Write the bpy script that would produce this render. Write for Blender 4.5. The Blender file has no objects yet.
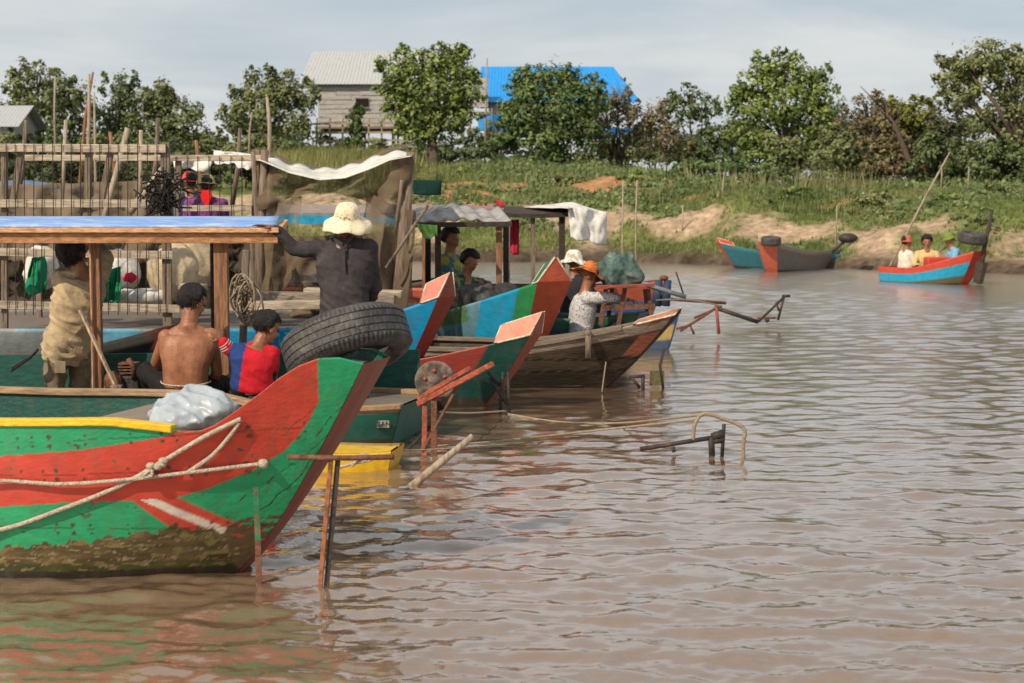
import bpy, bmesh, math, random
import numpy as np
from mathutils import Vector, Matrix, noise as mnoise
random.seed(7); rng = np.random.default_rng(7)
R = math.radians
scene = bpy.context.scene
COL = scene.collection

# ------------------------------------------------------------------ camera geometry
F_PX, HZ, CAM_H = 1700.0, 200.0, 1.7
PITCH = math.atan((341.5 - HZ) / F_PX)
def P(px, py, d):
    """world point that lies at distance d in front of the camera, seen at px,py"""
    u = (px - 512) / F_PX; v = (341.5 - py) / F_PX
    fy = math.cos(PITCH) + v * math.sin(PITCH); fz = -math.sin(PITCH) + v * math.cos(PITCH)
    t = d / fy
    return Vector((u * t, d, CAM_H + fz * t))
def S(d): return F_PX / d           # pixels per metre
def WD(py): return CAM_H * F_PX / (py - HZ)

# ------------------------------------------------------------------ objects
MINV = {}
def setp(o, label=None, cat=None, group=None, kind=None):
    if label: o['label'] = label
    if cat: o['category'] = cat
    if group: o['group'] = group
    if kind: o['kind'] = kind
    return o
def empty(name, loc, rz=0.0, label=None, cat=None, group=None):
    o = bpy.data.objects.new(name, None); COL.objects.link(o)
    o.location = loc; o.rotation_euler = (0, 0, rz); o.empty_display_size = .2
    MINV[o.name] = (Matrix.Translation(loc) @ Matrix.Rotation(rz, 4, 'Z')).inverted()
    return setp(o, label, cat, group)
def copy_tree(o, parent=None, loc=None, rz=None):
    c = o.copy(); COL.objects.link(c)
    if parent: c.parent = parent
    if loc is not None: c.location = loc
    if rz is not None: c.rotation_euler = (0, 0, rz)
    MINV[c.name] = (Matrix.Translation(c.location) @ Matrix.Rotation(c.rotation_euler.z, 4, 'Z')).inverted()
    for ch in list(o.children): copy_tree(ch, c)
    return c

def frame(axis, up=Vector((0, 0, 1))):
    a = Vector(axis).normalized()
    if abs(a.dot(up)) > .98: up = Vector((0, 1, 0))
    x = up.cross(a).normalized(); y = a.cross(x).normalized()
    return x, y, a

class MB:
    def __init__(s): s.v = []; s.f = []; s.c = []; s.hascol = False
    def add(s, vs, fs, col=None):
        n = len(s.v); s.v.extend([tuple(p) for p in vs]); s.f.extend([tuple(i + n for i in q) for q in fs])
        if col is not None: s.hascol = True
        s.c.extend([col if col is not None else (1, 1, 1)] * len(vs))
        return s
    def box(s, c, size, M=None, col=None):
        c = Vector(c); h = [q / 2 for q in size]; vs = []
        for x, y, z in ((-1,-1,-1),(1,-1,-1),(1,1,-1),(-1,1,-1),(-1,-1,1),(1,-1,1),(1,1,1),(-1,1,1)):
            p = Vector((x*h[0], y*h[1], z*h[2]))
            if M is not None: p = M @ p
            vs.append(c + p)
        return s.add(vs, [(0,3,2,1),(4,5,6,7),(0,1,5,4),(1,2,6,5),(2,3,7,6),(3,0,4,7)], col)
    def bar(s, p, q, w, h, up=(0,0,1), col=None):
        p, q = Vector(p), Vector(q); x, y, a = frame(q - p, Vector(up)); vs = []
        for e in (p, q):
            for i, j in ((-1,-1),(1,-1),(1,1),(-1,1)): vs.append(e + x*(i*w/2) + y*(j*h/2))
        return s.add(vs, [(0,3,2,1),(4,5,6,7),(0,1,5,4),(1,2,6,5),(2,3,7,6),(3,0,4,7)], col)
    def tube(s, pts, r, n=8, cap=True, col=None):
        pts = [Vector(p) for p in pts]; m = len(pts)
        rs = [r] * m if not hasattr(r, '__len__') else list(r)
        vs = []; px = None
        for i in range(m):
            d = (pts[min(i+1, m-1)] - pts[max(i-1, 0)])
            if d.length < 1e-9: d = Vector((0,0,1))
            x, y, a = frame(d)
            if px is not None:
                x = (px - a * px.dot(a)); x = x.normalized() if x.length > 1e-6 else frame(d)[0]; y = a.cross(x)
            px = x
            for k in range(n):
                t = 2*math.pi*k/n; vs.append(pts[i] + (x*math.cos(t) + y*math.sin(t))*rs[i])
        fs = []
        for i in range(m-1):
            for k in range(n):
                a0 = i*n+k; b0 = i*n+(k+1) % n; fs.append((a0, b0, b0+n, a0+n))
        if cap: fs.append(tuple(range(n-1, -1, -1))); fs.append(tuple((m-1)*n + k for k in range(n)))
        return s.add(vs, fs, col)
    def ell(s, c, r, ax=None, nu=16, nv=10, col=None):
        c = Vector(c); r = (r, r, r) if not hasattr(r, '__len__') else r
        X, Y, Z = ax if ax else (Vector((1,0,0)), Vector((0,1,0)), Vector((0,0,1)))
        vs = [c - Z*r[2]]
        for j in range(1, nv):
            ph = -math.pi/2 + math.pi*j/nv
            for i in range(nu):
                t = 2*math.pi*i/nu
                vs.append(c + X*(r[0]*math.cos(ph)*math.cos(t)) + Y*(r[1]*math.cos(ph)*math.sin(t)) + Z*(r[2]*math.sin(ph)))
        vs.append(c + Z*r[2]); fs = []; top = len(vs)-1
        for i in range(nu): fs.append((0, 1+(i+1) % nu, 1+i)); fs.append((top, top-nu+i, top-nu+(i+1) % nu))
        for j in range(nv-2):
            for i in range(nu):
                a = 1+j*nu+i; b = 1+j*nu+(i+1) % nu; fs.append((a, b, b+nu, a+nu))
        return s.add(vs, fs, col)
    def capsule(s, p, q, r1, r2, n=12):
        s.tube([p, q], [r1, r2], n); s.ell(p, r1, None, n, 8); s.ell(q, r2, None, n, 8); return s
    def loft(s, rings, closed=True, cap=True, col=None):
        n = len(rings[0]); vs = [p for r in rings for p in r]; fs = []
        for i in range(len(rings)-1):
            for k in range(n if closed else n-1):
                a = i*n+k; b = i*n+(k+1) % n; fs.append((a, b, b+n, a+n))
        if cap and closed: fs.append(tuple(range(n-1, -1, -1))); fs.append(tuple((len(rings)-1)*n+k for k in range(n)))
        return s.add(vs, fs, col)
    def lathe(s, prof, c, axis, n=32, mod=None, col=None):
        """prof: list of (radius, height along axis)"""
        x, y, a = frame(axis); c = Vector(c); rings = []
        for k in range(n):
            t = 2*math.pi*k/n; dr = x*math.cos(t) + y*math.sin(t); ring = []
            for i, (r, h) in enumerate(prof):
                rr, hh = (r, h) if mod is None else mod(i, k, r, h)
                ring.append(c + dr*rr + a*hh)
            rings.append(ring)
        m = len(prof); vs = [p for r in rings for p in r]; fs = []
        for k in range(n):
            for i in range(m-1):
                q = ((k+1) % n)*m; fs.append((k*m+i, q+i, q+i+1, k*m+i+1))
        return s.add(vs, fs, col)
    def prism(s, poly, ext, col=None):
        n = len(poly); e = Vector(ext); vs = [Vector(p) for p in poly] + [Vector(p)+e for p in poly]
        fs = [tuple(range(n-1, -1, -1)), tuple(range(n, 2*n))] + [(i, (i+1) % n, n+(i+1) % n, n+i) for i in range(n)]
        return s.add(vs, fs, col)
    def grid(s, fn, nu, nv, col=None):
        vs = [fn(i/nu, j/nv) for i in range(nu+1) for j in range(nv+1)]
        fs = [(i*(nv+1)+j, (i+1)*(nv+1)+j, (i+1)*(nv+1)+j+1, i*(nv+1)+j+1) for i in range(nu) for j in range(nv)]
        return s.add(vs, fs, col)
    def mesh(s, name, Mi=None, off=None):
        me = bpy.data.meshes.new(name)
        vs = s.v
        if Mi is not None: vs = [tuple(Mi @ Vector(p)) for p in vs]
        elif off is not None: vs = [(p[0]-off[0], p[1]-off[1], p[2]-off[2]) for p in vs]
        me.from_pydata(vs, [], s.f)
        if s.hascol:
            at = me.color_attributes.new('Col', 'FLOAT_COLOR', 'POINT')
            at.data.foreach_set('color', np.c_[np.array(s.c, dtype=np.float32), np.ones(len(s.c), dtype=np.float32)].ravel())
        me.update(); return me
    def build(s, name, mat, parent=None, smooth=False, bevel=0, local=False, loc=None, solid=0, fix=True):
        Mi = None; off = None
        if parent is not None and not local: Mi = MINV[parent.name]
        if parent is None and loc is None:
            a = np.array(s.v); loc = Vector(((a[:,0].min()+a[:,0].max())/2, (a[:,1].min()+a[:,1].max())/2, a[:,2].min()))
        if parent is None: off = loc
        me = s.mesh(name, Mi, off)
        return link(name, me, mat, parent, smooth, bevel, loc, solid, fix)
def link(name, me, mat, parent=None, smooth=False, bevel=0, loc=None, solid=0, fix=True):
    if fix and len(me.polygons) < 60000:
        bm = bmesh.new(); bm.from_mesh(me); bmesh.ops.recalc_face_normals(bm, faces=bm.faces); bm.to_mesh(me); bm.free()
    o = bpy.data.objects.new(name, me); COL.objects.link(o); me.materials.append(mat)
    if smooth: me.polygons.foreach_set('use_smooth', [True]*len(me.polygons))
    if loc is not None and parent is None: o.location = loc
    if parent is not None: o.parent = parent
    MINV[o.name] = MINV[parent.name] if parent is not None else Matrix.Translation(o.location).inverted()
    if solid:
        m = o.modifiers.new('thickness', 'SOLIDIFY'); m.thickness = solid; m.offset = 0
    if bevel:
        m = o.modifiers.new('bevel', 'BEVEL'); m.width = bevel; m.segments = 2; m.limit_method = 'ANGLE'
    return o

def remesh(mb, voxel, smooth=4, wrinkle=0, wscale=(9, 9, 9), seed=0, Mi=None):
    me = mb.mesh('tmp', Mi); o = bpy.data.objects.new('tmp', me); COL.objects.link(o)
    m = o.modifiers.new('r', 'REMESH'); m.mode = 'VOXEL'; m.voxel_size = voxel; m.adaptivity = 0
    if smooth:
        m = o.modifiers.new('s', 'SMOOTH'); m.factor = .5; m.iterations = smooth*2
    dg = bpy.context.evaluated_depsgraph_get(); dg.update()
    out = bpy.data.meshes.new_from_object(o.evaluated_get(dg))
    bpy.data.objects.remove(o); bpy.data.meshes.remove(me)
    out.materials.clear()
    if wrinkle:
        n = len(out.vertices); co = np.empty(n*3); out.vertices.foreach_get('co', co); co = co.reshape(-1, 3)
        no = np.empty(n*3); out.vertices.foreach_get('normal', no); no = no.reshape(-1, 3)
        a = np.empty(n)
        for i in range(n):
            p = co[i]
            q = Vector((p[0]*wscale[0]+p[2]*3+seed, p[1]*wscale[1]+seed, p[2]*wscale[2]+p[0]*5))
            a[i] = (1-abs(mnoise.noise(q)))**3 - .5 + .35*mnoise.noise(q*2.7)
        co += no*a[:, None]*wrinkle
        out.vertices.foreach_set('co', co.ravel()); out.update()
    return out

# ------------------------------------------------------------------ materials
def node(nt, t, **kw):
    n = nt.nodes.new(t)
    for k, v in kw.items(): setattr(n, k, v)
    return n
MATS = {}
def mat(name, col=(.5,.5,.5), rough=.7, var=.3, scale=5., stretch=(1,1,1), bump=.25, bscale=30., col2=None, lo=.52, hi=.66,
        spec=.3, attr=False, metal=0., grime=None, chips=None):
    """procedural surface: base colour (or painted attribute), patches of col2, tone variation, bump"""
    if name in MATS: return MATS[name]
    m = bpy.data.materials.new(name); m.use_nodes = True; nt = m.node_tree; L = nt.links
    b = nt.nodes['Principled BSDF']; b.inputs['Roughness'].default_value = rough
    b.inputs['Specular IOR Level'].default_value = spec; b.inputs['Metallic'].default_value = metal
    tc = node(nt, 'ShaderNodeTexCoord'); mp = node(nt, 'ShaderNodeMapping'); mp.inputs['Scale'].default_value = stretch
    L.new(tc.outputs['Object'], mp.inputs['Vector'])
    if attr:
        base = node(nt, 'ShaderNodeVertexColor'); base.layer_name = 'Col'; cur = base.outputs['Color']
    else:
        base = node(nt, 'ShaderNodeRGB'); base.outputs[0].default_value = (*col, 1); cur = base.outputs[0]
    if col2 is not None:
        n1 = node(nt, 'ShaderNodeTexNoise'); n1.inputs['Scale'].default_value = scale; n1.inputs['Detail'].default_value = 8; n1.inputs['Roughness'].default_value = .65
        L.new(mp.outputs[0], n1.inputs['Vector'])
        rp = node(nt, 'ShaderNodeMapRange'); rp.inputs['From Min'].default_value = lo; rp.inputs['From Max'].default_value = hi
        L.new(n1.outputs['Fac'], rp.inputs['Value'])
        mx = node(nt, 'ShaderNodeMix', data_type='RGBA'); L.new(rp.outputs[0], mx.inputs['Factor']); L.new(cur, mx.inputs['A']); mx.inputs['B'].default_value = (*col2, 1)
        cur = mx.outputs['Result']
    if grime is not None:   # vertical streaks of dirt
        mp2 = node(nt, 'ShaderNodeMapping'); mp2.inputs['Scale'].default_value = (9, 9, 1.2); L.new(tc.outputs['Object'], mp2.inputs['Vector'])
        n3 = node(nt, 'ShaderNodeTexNoise'); n3.inputs['Scale'].default_value = 2.; n3.inputs['Detail'].default_value = 6; L.new(mp2.outputs[0], n3.inputs['Vector'])
        r3 = node(nt, 'ShaderNodeMapRange'); r3.inputs['From Min'].default_value = .5; r3.inputs['From Max'].default_value = .85; r3.inputs['To Max'].default_value = .45
        L.new(n3.outputs['Fac'], r3.inputs['Value'])
        mx = node(nt, 'ShaderNodeMix', data_type='RGBA'); L.new(r3.outputs[0], mx.inputs['Factor']); L.new(cur, mx.inputs['A']); mx.inputs['B'].default_value = (*grime, 1)
        cur = mx.outputs['Result']
    if chips is not None:   # small flakes of lost paint
        n5 = node(nt, 'ShaderNodeTexNoise'); n5.inputs['Scale'].default_value = 21; n5.inputs['Detail'].default_value = 3; L.new(tc.outputs['Object'], n5.inputs['Vector'])
        r5 = node(nt, 'ShaderNodeMapRange'); r5.inputs['From Min'].default_value = .705; r5.inputs['From Max'].default_value = .735; L.new(n5.outputs['Fac'], r5.inputs['Value'])
        mx = node(nt, 'ShaderNodeMix', data_type='RGBA'); L.new(r5.outputs[0], mx.inputs['Factor']); L.new(cur, mx.inputs['A']); mx.inputs['B'].default_value = (*chips, 1)
        cur = mx.outputs['Result']
    n2 = node(nt, 'ShaderNodeTexNoise'); n2.inputs['Scale'].default_value = scale*3.3; n2.inputs['Detail'].default_value = 5
    L.new(mp.outputs[0], n2.inputs['Vector'])
    r2 = node(nt, 'ShaderNodeMapRange'); r2.inputs['From Min'].default_value = .3; r2.inputs['From Max'].default_value = .7
    r2.inputs['To Min'].default_value = 1-var; r2.inputs['To Max'].default_value = 1+var*.6; L.new(n2.outputs['Fac'], r2.inputs['Value'])
    ml = node(nt, 'ShaderNodeMix', data_type='RGBA', blend_type='MULTIPLY'); ml.inputs['Factor'].default_value = 1
    L.new(cur, ml.inputs['A']); L.new(r2.outputs[0], ml.inputs['B']); L.new(ml.outputs['Result'], b.inputs['Base Color'])
    if bump:
        n4 = node(nt, 'ShaderNodeTexNoise'); n4.inputs['Scale'].default_value = bscale; n4.inputs['Detail'].default_value = 4; L.new(mp.outputs[0], n4.inputs['Vector'])
        bp = node(nt, 'ShaderNodeBump'); bp.inputs['Strength'].default_value = bump; bp.inputs['Distance'].default_value = .02
        L.new(n4.outputs['Fac'], bp.inputs['Height']); L.new(bp.outputs[0], b.inputs['Normal'])
    MATS[name] = m; return m

M_barehull = mat('bare_hull_wood', attr=True, rough=.85, var=.35, scale=2.5, stretch=(1,3,9), bump=.4, bscale=9, spec=.15)
def wood(name, col, dark=None, along='x', var=.4):
    st = {'x': (1.2, 9, 9), 'y': (9, 1.2, 9), 'z': (9, 9, 1.2)}[along]
    return mat(name, col, .8, var, 2.2, st, .35, 9., dark or tuple(c*.45 for c in col), .5, .72, .2)
M_greywood = wood('grey_weathered_wood', (.26,.21,.165), (.09,.07,.055))
M_greywoodz = wood('grey_weathered_wood_upright', (.20,.15,.11), (.07,.05,.04), 'z')
M_palewoodz = wood('pale_pole_wood', (.36,.29,.21), (.16,.12,.09), 'z')
M_brownwoodz = wood('brown_post_wood', (.26,.13,.07), (.10,.05,.03), 'z')
M_orangewood = wood('fresh_brown_timber', (.42,.21,.10), (.24,.11,.05))
M_darkwood = wood('dark_wet_wood', (.06,.045,.035), (.02,.016,.012))
M_hull = mat('boat_paint', attr=True, rough=.5, var=.16, scale=3.4, stretch=(1,1,1.6), bump=.22, bscale=22, col2=(.085,.055,.04), lo=.655, hi=.69, spec=.4, grime=(.11,.08,.05), chips=(.12,.085,.06))
M_rust = mat('rusty_iron', (.16,.07,.04), .75, .4, 9, col2=(.05,.03,.025), bump=.5, bscale=60)
M_darkiron = mat('dark_iron', (.035,.03,.028), .6, .3, 9, col2=(.09,.045,.03), bump=.4)
M_redrust = mat('red_painted_iron', (.33,.08,.045), .6, .35, 9, col2=(.14,.06,.035), lo=.5, hi=.62, bump=.4)
M_rope = mat('pale_rope', (.5,.42,.32), .9, .3, 20, bump=.8, bscale=120)
M_rope2 = mat('old_rope', (.33,.26,.18), .9, .3, 20, bump=.8, bscale=120)
M_rubber = mat('tyre_rubber', (.045,.042,.04), .62, .35, 6, col2=(.15,.13,.11), lo=.5, hi=.8, bump=.3, bscale=50, spec=.45)
M_skin = mat('brown_skin', (.31,.130,.066), .46, .28, 5, col2=(.22,.085,.042), lo=.45, hi=.75, bump=.2, bscale=70, spec=.35)
M_skin2 = mat('dark_brown_skin', (.17,.068,.036), .45, .15, 9, bump=.1, spec=.45)
M_hair = mat('black_hair', (.012,.009,.008), .5, .5, 20, (3,3,1), .9, 60, spec=.4)
M_eye = mat('eye_dark', (.03,.02,.015), .2, .1, bump=0)
M_lip = mat('lip', (.16,.045,.035), .5, .1, bump=0)
def cloth(name, col, col2=None, var=.18, bump=.25): return mat(name, col, .9, var, 6, (1,1,1), bump, 45, col2, .5, .7, .1)
def checks(name, ca, cb, sc, thr=.55):
    m = bpy.data.materials.new(name); m.use_nodes = True; nt = m.node_tree; b = nt.nodes['Principled BSDF']; b.inputs['Roughness'].default_value = .9
    tc = node(nt, 'ShaderNodeTexCoord'); v = node(nt, 'ShaderNodeTexVoronoi'); v.inputs['Scale'].default_value = sc
    nt.links.new(tc.outputs['Object'], v.inputs['Vector'])
    r = node(nt, 'ShaderNodeMapRange'); r.inputs['From Min'].default_value = thr-.12; r.inputs['From Max'].default_value = thr+.05; nt.links.new(v.outputs['Distance'], r.inputs['Value'])
    mx = node(nt, 'ShaderNodeMix', data_type='RGBA'); nt.links.new(r.outputs[0], mx.inputs['Factor']); mx.inputs['A'].default_value = (*ca, 1); mx.inputs['B'].default_value = (*cb, 1)
    nt.links.new(mx.outputs['Result'], b.inputs['Base Color']); return m
def netmat(name, col, open_=.35, sc=60, col2=None):
    m = bpy.data.materials.new(name); m.use_nodes = True; nt = m.node_tree; L = nt.links; b = nt.nodes['Principled BSDF']
    b.inputs['Roughness'].default_value = .95; b.inputs['Specular IOR Level'].default_value = .05
    tc = node(nt, 'ShaderNodeTexCoord')
    n = node(nt, 'ShaderNodeTexNoise'); n.inputs['Scale'].default_value = 4; n.inputs['Detail'].default_value = 6; L.new(tc.outputs['Object'], n.inputs['Vector'])
    mx = node(nt, 'ShaderNodeMix', data_type='RGBA'); L.new(n.outputs['Fac'], mx.inputs['Factor']); mx.inputs['A'].default_value = (*[c*.5 for c in col], 1); mx.inputs['B'].default_value = (*(col2 or [c*1.4 for c in col]), 1)
    L.new(mx.outputs['Result'], b.inputs['Base Color'])
    r = node(nt, 'ShaderNodeMapRange'); r.inputs['From Min'].default_value = .38; r.inputs['From Max'].default_value = .62
    r.inputs['To Min'].default_value = 1.; r.inputs['To Max'].default_value = 1-open_*1.6; L.new(n.outputs['Fac'], r.inputs['Value'])
    L.new(r.outputs[0], b.inputs['Alpha']); return m
def leafmat(name):
    m = bpy.data.materials.new(name); m.use_nodes = True; nt = m.node_tree; L = nt.links
    nt.nodes.remove(nt.nodes['Principled BSDF']); out = nt.nodes['Material Output']
    c = node(nt, 'ShaderNodeVertexColor'); c.layer_name = 'Col'
    d = node(nt, 'ShaderNodeBsdfPrincipled'); d.inputs['Roughness'].default_value = .55; d.inputs['Specular IOR Level'].default_value = .25
    t = node(nt, 'ShaderNodeBsdfTranslucent'); mx = node(nt, 'ShaderNodeMixShader'); mx.inputs[0].default_value = .25
    L.new(c.outputs[0], d.inputs['Base Color']); L.new(c.outputs[0], t.inputs['Color']); L.new(d.outputs[0], mx.inputs[1]); L.new(t.outputs[0], mx.inputs[2])
    L.new(mx.outputs[0], out.inputs['Surface']); return m
M_leaf = leafmat('leaves')
M_bark = mat('tree_bark', (.12,.085,.06), .9, .4, 5, (3,3,1), .6, 20, (.05,.035,.028))

# ------------------------------------------------------------------ camera, sun, sky
cd = bpy.data.cameras.new('camera'); cam = bpy.data.objects.new('camera', cd); COL.objects.link(cam); scene.camera = cam
cam.location = (0, 0, CAM_H); cam.rotation_euler = (math.pi/2 - PITCH, 0, 0)
cd.sensor_width = 36; cd.lens = F_PX/1024*36; cd.clip_end = 5000; cd.clip_start = .1
cd.dof.use_dof = True; cd.dof.focus_distance = 11.0; cd.dof.aperture_fstop = 5.0
SUN_EL, SUN_AZ = R(40), math.atan2(-.62, -.78)
tosun = Vector((math.sin(SUN_AZ)*math.cos(SUN_EL), math.cos(SUN_AZ)*math.cos(SUN_EL), math.sin(SUN_EL)))
sl = bpy.data.lights.new('sun', 'SUN'); so = bpy.data.objects.new('sun', sl); COL.objects.link(so)
sl.energy = 4.5; sl.angle = R(.6); sl.color = (1., .87, .70); so.rotation_euler = tosun.to_track_quat('Z', 'Y').to_euler(); so.location = (-10, -10, 20)
w = bpy.data.worlds.new('World'); scene.world = w; w.use_nodes = True; nt = w.node_tree; L = nt.links; bg = nt.nodes['Background']
sky = node(nt, 'ShaderNodeTexSky', sky_type='NISHITA'); sky.sun_disc = False; sky.sun_elevation = SUN_EL; sky.sun_rotation = SUN_AZ % (2*math.pi)
sky.air_density = 1.2; sky.dust_density = 2.0
tc = node(nt, 'ShaderNodeTexCoord'); mp = node(nt, 'ShaderNodeMapping'); mp.inputs['Scale'].default_value = (1.3, 1.3, 6.5); mp.inputs['Location'].default_value = (.35, .2, .4)
L.new(tc.outputs['Generated'], mp.inputs['Vector'])
n = node(nt, 'ShaderNodeTexNoise'); n.inputs['Scale'].default_value = 2.4; n.inputs['Detail'].default_value = 7; n.inputs['Roughness'].default_value = .52; n.inputs['Distortion'].default_value = .3
L.new(mp.outputs[0], n.inputs['Vector'])
rp = node(nt, 'ShaderNodeMapRange', interpolation_type='SMOOTHSTEP'); rp.inputs['From Min'].default_value = .36; rp.inputs['From Max'].default_value = .64; rp.inputs['To Min'].default_value = .0; rp.inputs['To Max'].default_value = 1.
L.new(n.outputs['Fac'], rp.inputs['Value'])
cl = node(nt, 'ShaderNodeMix', data_type='RGBA'); cl.inputs['A'].default_value = (.53,.605,.675,1); cl.inputs['B'].default_value = (.80,.81,.81,1); L.new(rp.outputs[0], cl.inputs['Factor'])
sm = node(nt, 'ShaderNodeMix', data_type='RGBA', blend_type='MULTIPLY'); sm.inputs['Factor'].default_value = 1; L.new(sky.outputs[0], sm.inputs['A']); sm.inputs['B'].default_value = (.09,.09,.09,1)
mx = node(nt, 'ShaderNodeMix', data_type='RGBA'); mx.inputs['Factor'].default_value = .85; L.new(sm.outputs['Result'], mx.inputs['A']); L.new(cl.outputs['Result'], mx.inputs['B'])
L.new(mx.outputs['Result'], bg.inputs['Color']); bg.inputs['Strength'].default_value = 1.0
scene.view_settings.view_transform = 'Standard'; scene.view_settings.look = 'None'; scene.view_settings.exposure = 0
# ================================================================== river
def vnoise(x, y, sc, seed=0):
    """smooth value noise on arrays"""
    r = np.random.default_rng(seed); G = r.random((256, 256))
    x = np.asarray(x)*sc + 1000; y = np.asarray(y)*sc + 1000
    xi = np.floor(x).astype(int); yi = np.floor(y).astype(int); fx = x-xi; fy = y-yi; fx = fx*fx*(3-2*fx); fy = fy*fy*(3-2*fy)
    g = lambda a, b: G[a % 256, b % 256]
    return (g(xi,yi)*(1-fx)+g(xi+1,yi)*fx)*(1-fy)+(g(xi,yi+1)*(1-fx)+g(xi+1,yi+1)*fx)*fy
def waves():
    r = np.random.default_rng(3); W = []
    for i in range(170):
        lam = .05*(.8/.05)**r.random()
        th = R(90) + r.normal(0, .62)          # crests mostly across the view, drifting from the right
        k = 2*math.pi/lam; amp = .00135*lam**.55*(.4+1.2*r.random())
        W.append((k*math.cos(th), k*math.sin(th), r.random()*6.283, amp, lam))
    return W
WAVES = waves()
def river():
    rows = np.concatenate([[-400, -80, -10, 0, 2.5], 4*np.exp(np.linspace(0, math.log(62/4.), 560)), [90, 140]])
    cols = np.concatenate([[-30, -6, -2, -1], np.linspace(-.62, .62, 760), [1, 2, 6, 30]])
    Y, C = np.meshgrid(rows, cols, indexing='ij')
    X = C*np.clip(np.abs(Y), 4, 62)
    Z = np.zeros_like(X)
    dx = np.clip(np.abs(Y), 4, 62)*(1.24/760); 
    for kx, ky, ph, a, lam in WAVES:
        fade = np.clip((lam/np.maximum(dx, Y*.0049) - 1.3)/2, 0, 1)
        Z += a*fade*np.sin(kx*X + ky*Y + ph + .6*np.sin(X*.7+ph)*np.sin(Y*.5+ph*2))
    gust = .75 + .5*np.sin(X*.35+1.3)*np.sin(Y*.22+.5)
    gust = gust*np.interp(Y, [0, 7, 13], [.66, .80, 1.05])*(1+.9*np.clip((Y-13)/16, 0, 1))*(.8+.5*vnoise(X, Y*.6, .8, 12))
    Z *= gust
    edge = np.clip((.6-np.abs(C))/.1, 0, 1)*np.clip((Y-3)/1.5, 0, 1); Z *= edge
    nr, nc = X.shape
    v = np.c_[X.ravel(), Y.ravel(), Z.ravel()]
    idx = np.arange(nr*nc).reshape(nr, nc)
    f = np.stack([idx[:-1,:-1], idx[:-1,1:], idx[1:,1:], idx[1:,:-1]], -1).reshape(-1, 4)
    me = bpy.data.meshes.new('river'); me.vertices.add(len(v)); me.vertices.foreach_set('co', v.ravel())
    me.loops.add(f.size); me.loops.foreach_set('vertex_index', f.ravel()); me.polygons.add(len(f))
    me.polygons.foreach_set('loop_start', np.arange(0, f.size, 4)); me.polygons.foreach_set('loop_total', np.full(len(f), 4))
    me.update(); me.validate()
    m = bpy.data.materials.new('muddy_water'); m.use_nodes = True; nt = m.node_tree; L = nt.links; b = nt.nodes['Principled BSDF']
    b.inputs['Roughness'].default_value = .045; b.inputs['IOR'].default_value = 1.8; b.inputs['Specular IOR Level'].default_value = .5
    tc = node(nt, 'ShaderNodeTexCoord'); mp = node(nt, 'ShaderNodeMapping'); mp.inputs['Scale'].default_value = (.45, 1, 1); L.new(tc.outputs['Object'], mp.inputs['Vector'])
    n1 = node(nt, 'ShaderNodeTexNoise'); n1.inputs['Scale'].default_value = .5; n1.inputs['Detail'].default_value = 5; L.new(mp.outputs[0], n1.inputs['Vector'])
    mx = node(nt, 'ShaderNodeMix', data_type='RGBA'); L.new(n1.outputs['Fac'], mx.inputs['Factor']); mx.inputs['A'].default_value = (.160,.104,.064,1); mx.inputs['B'].default_value = (.212,.144,.094,1)
    L.new(mx.outputs['Result'], b.inputs['Base Color'])
    n2 = node(nt, 'ShaderNodeTexNoise'); n2.inputs['Scale'].default_value = 13; n2.inputs['Detail'].default_value = 4; n2.inputs['Distortion'].default_value = .4; L.new(mp.outputs[0], n2.inputs['Vector'])
    bp = node(nt, 'ShaderNodeBump'); bp.inputs['Strength'].default_value = .2; bp.inputs['Distance'].default_value = .02; L.new(n2.outputs['Fac'], bp.inputs['Height']); L.new(bp.outputs[0], b.inputs['Normal'])
    b.inputs['Specular IOR Level'].default_value = 0; b.inputs['Roughness'].default_value = .6
    gl = node(nt, 'ShaderNodeBsdfGlossy'); gl.inputs['Roughness'].default_value = .04; gl.inputs['Color'].default_value = (1,.94,.90,1); L.new(bp.outputs[0], gl.inputs['Normal'])
    sx = node(nt, 'ShaderNodeSeparateXYZ'); L.new(tc.outputs['Object'], sx.inputs[0])     # open reach is ruffled by wind
    rr = node(nt, 'ShaderNodeMapRange'); rr.inputs['From Min'].default_value = 9; rr.inputs['From Max'].default_value = 26; rr.inputs['To Min'].default_value = .03; rr.inputs['To Max'].default_value = .20; L.new(sx.outputs['Y'], rr.inputs['Value']); L.new(rr.outputs[0], gl.inputs['Roughness'])
    fr = node(nt, 'ShaderNodeFresnel'); fr.inputs['IOR'].default_value = 1.33; L.new(bp.outputs[0], fr.inputs['Normal'])
    mr = node(nt, 'ShaderNodeMapRange'); mr.inputs['From Min'].default_value = .02; mr.inputs['From Max'].default_value = .45; mr.inputs['To Min'].default_value = .10; mr.inputs['To Max'].default_value = .80; L.new(fr.outputs[0], mr.inputs['Value'])
    ms = node(nt, 'ShaderNodeMixShader'); L.new(mr.outputs[0], ms.inputs[0]); L.new(b.outputs[0], ms.inputs[1]); L.new(gl.outputs[0], ms.inputs[2]); L.new(ms.outputs[0], nt.nodes['Material Output'].inputs['Surface'])
    o = link('river', me, m, None, True, fix=False); setp(o, 'muddy brown river with small ripples', kind='structure')
river()

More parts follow.
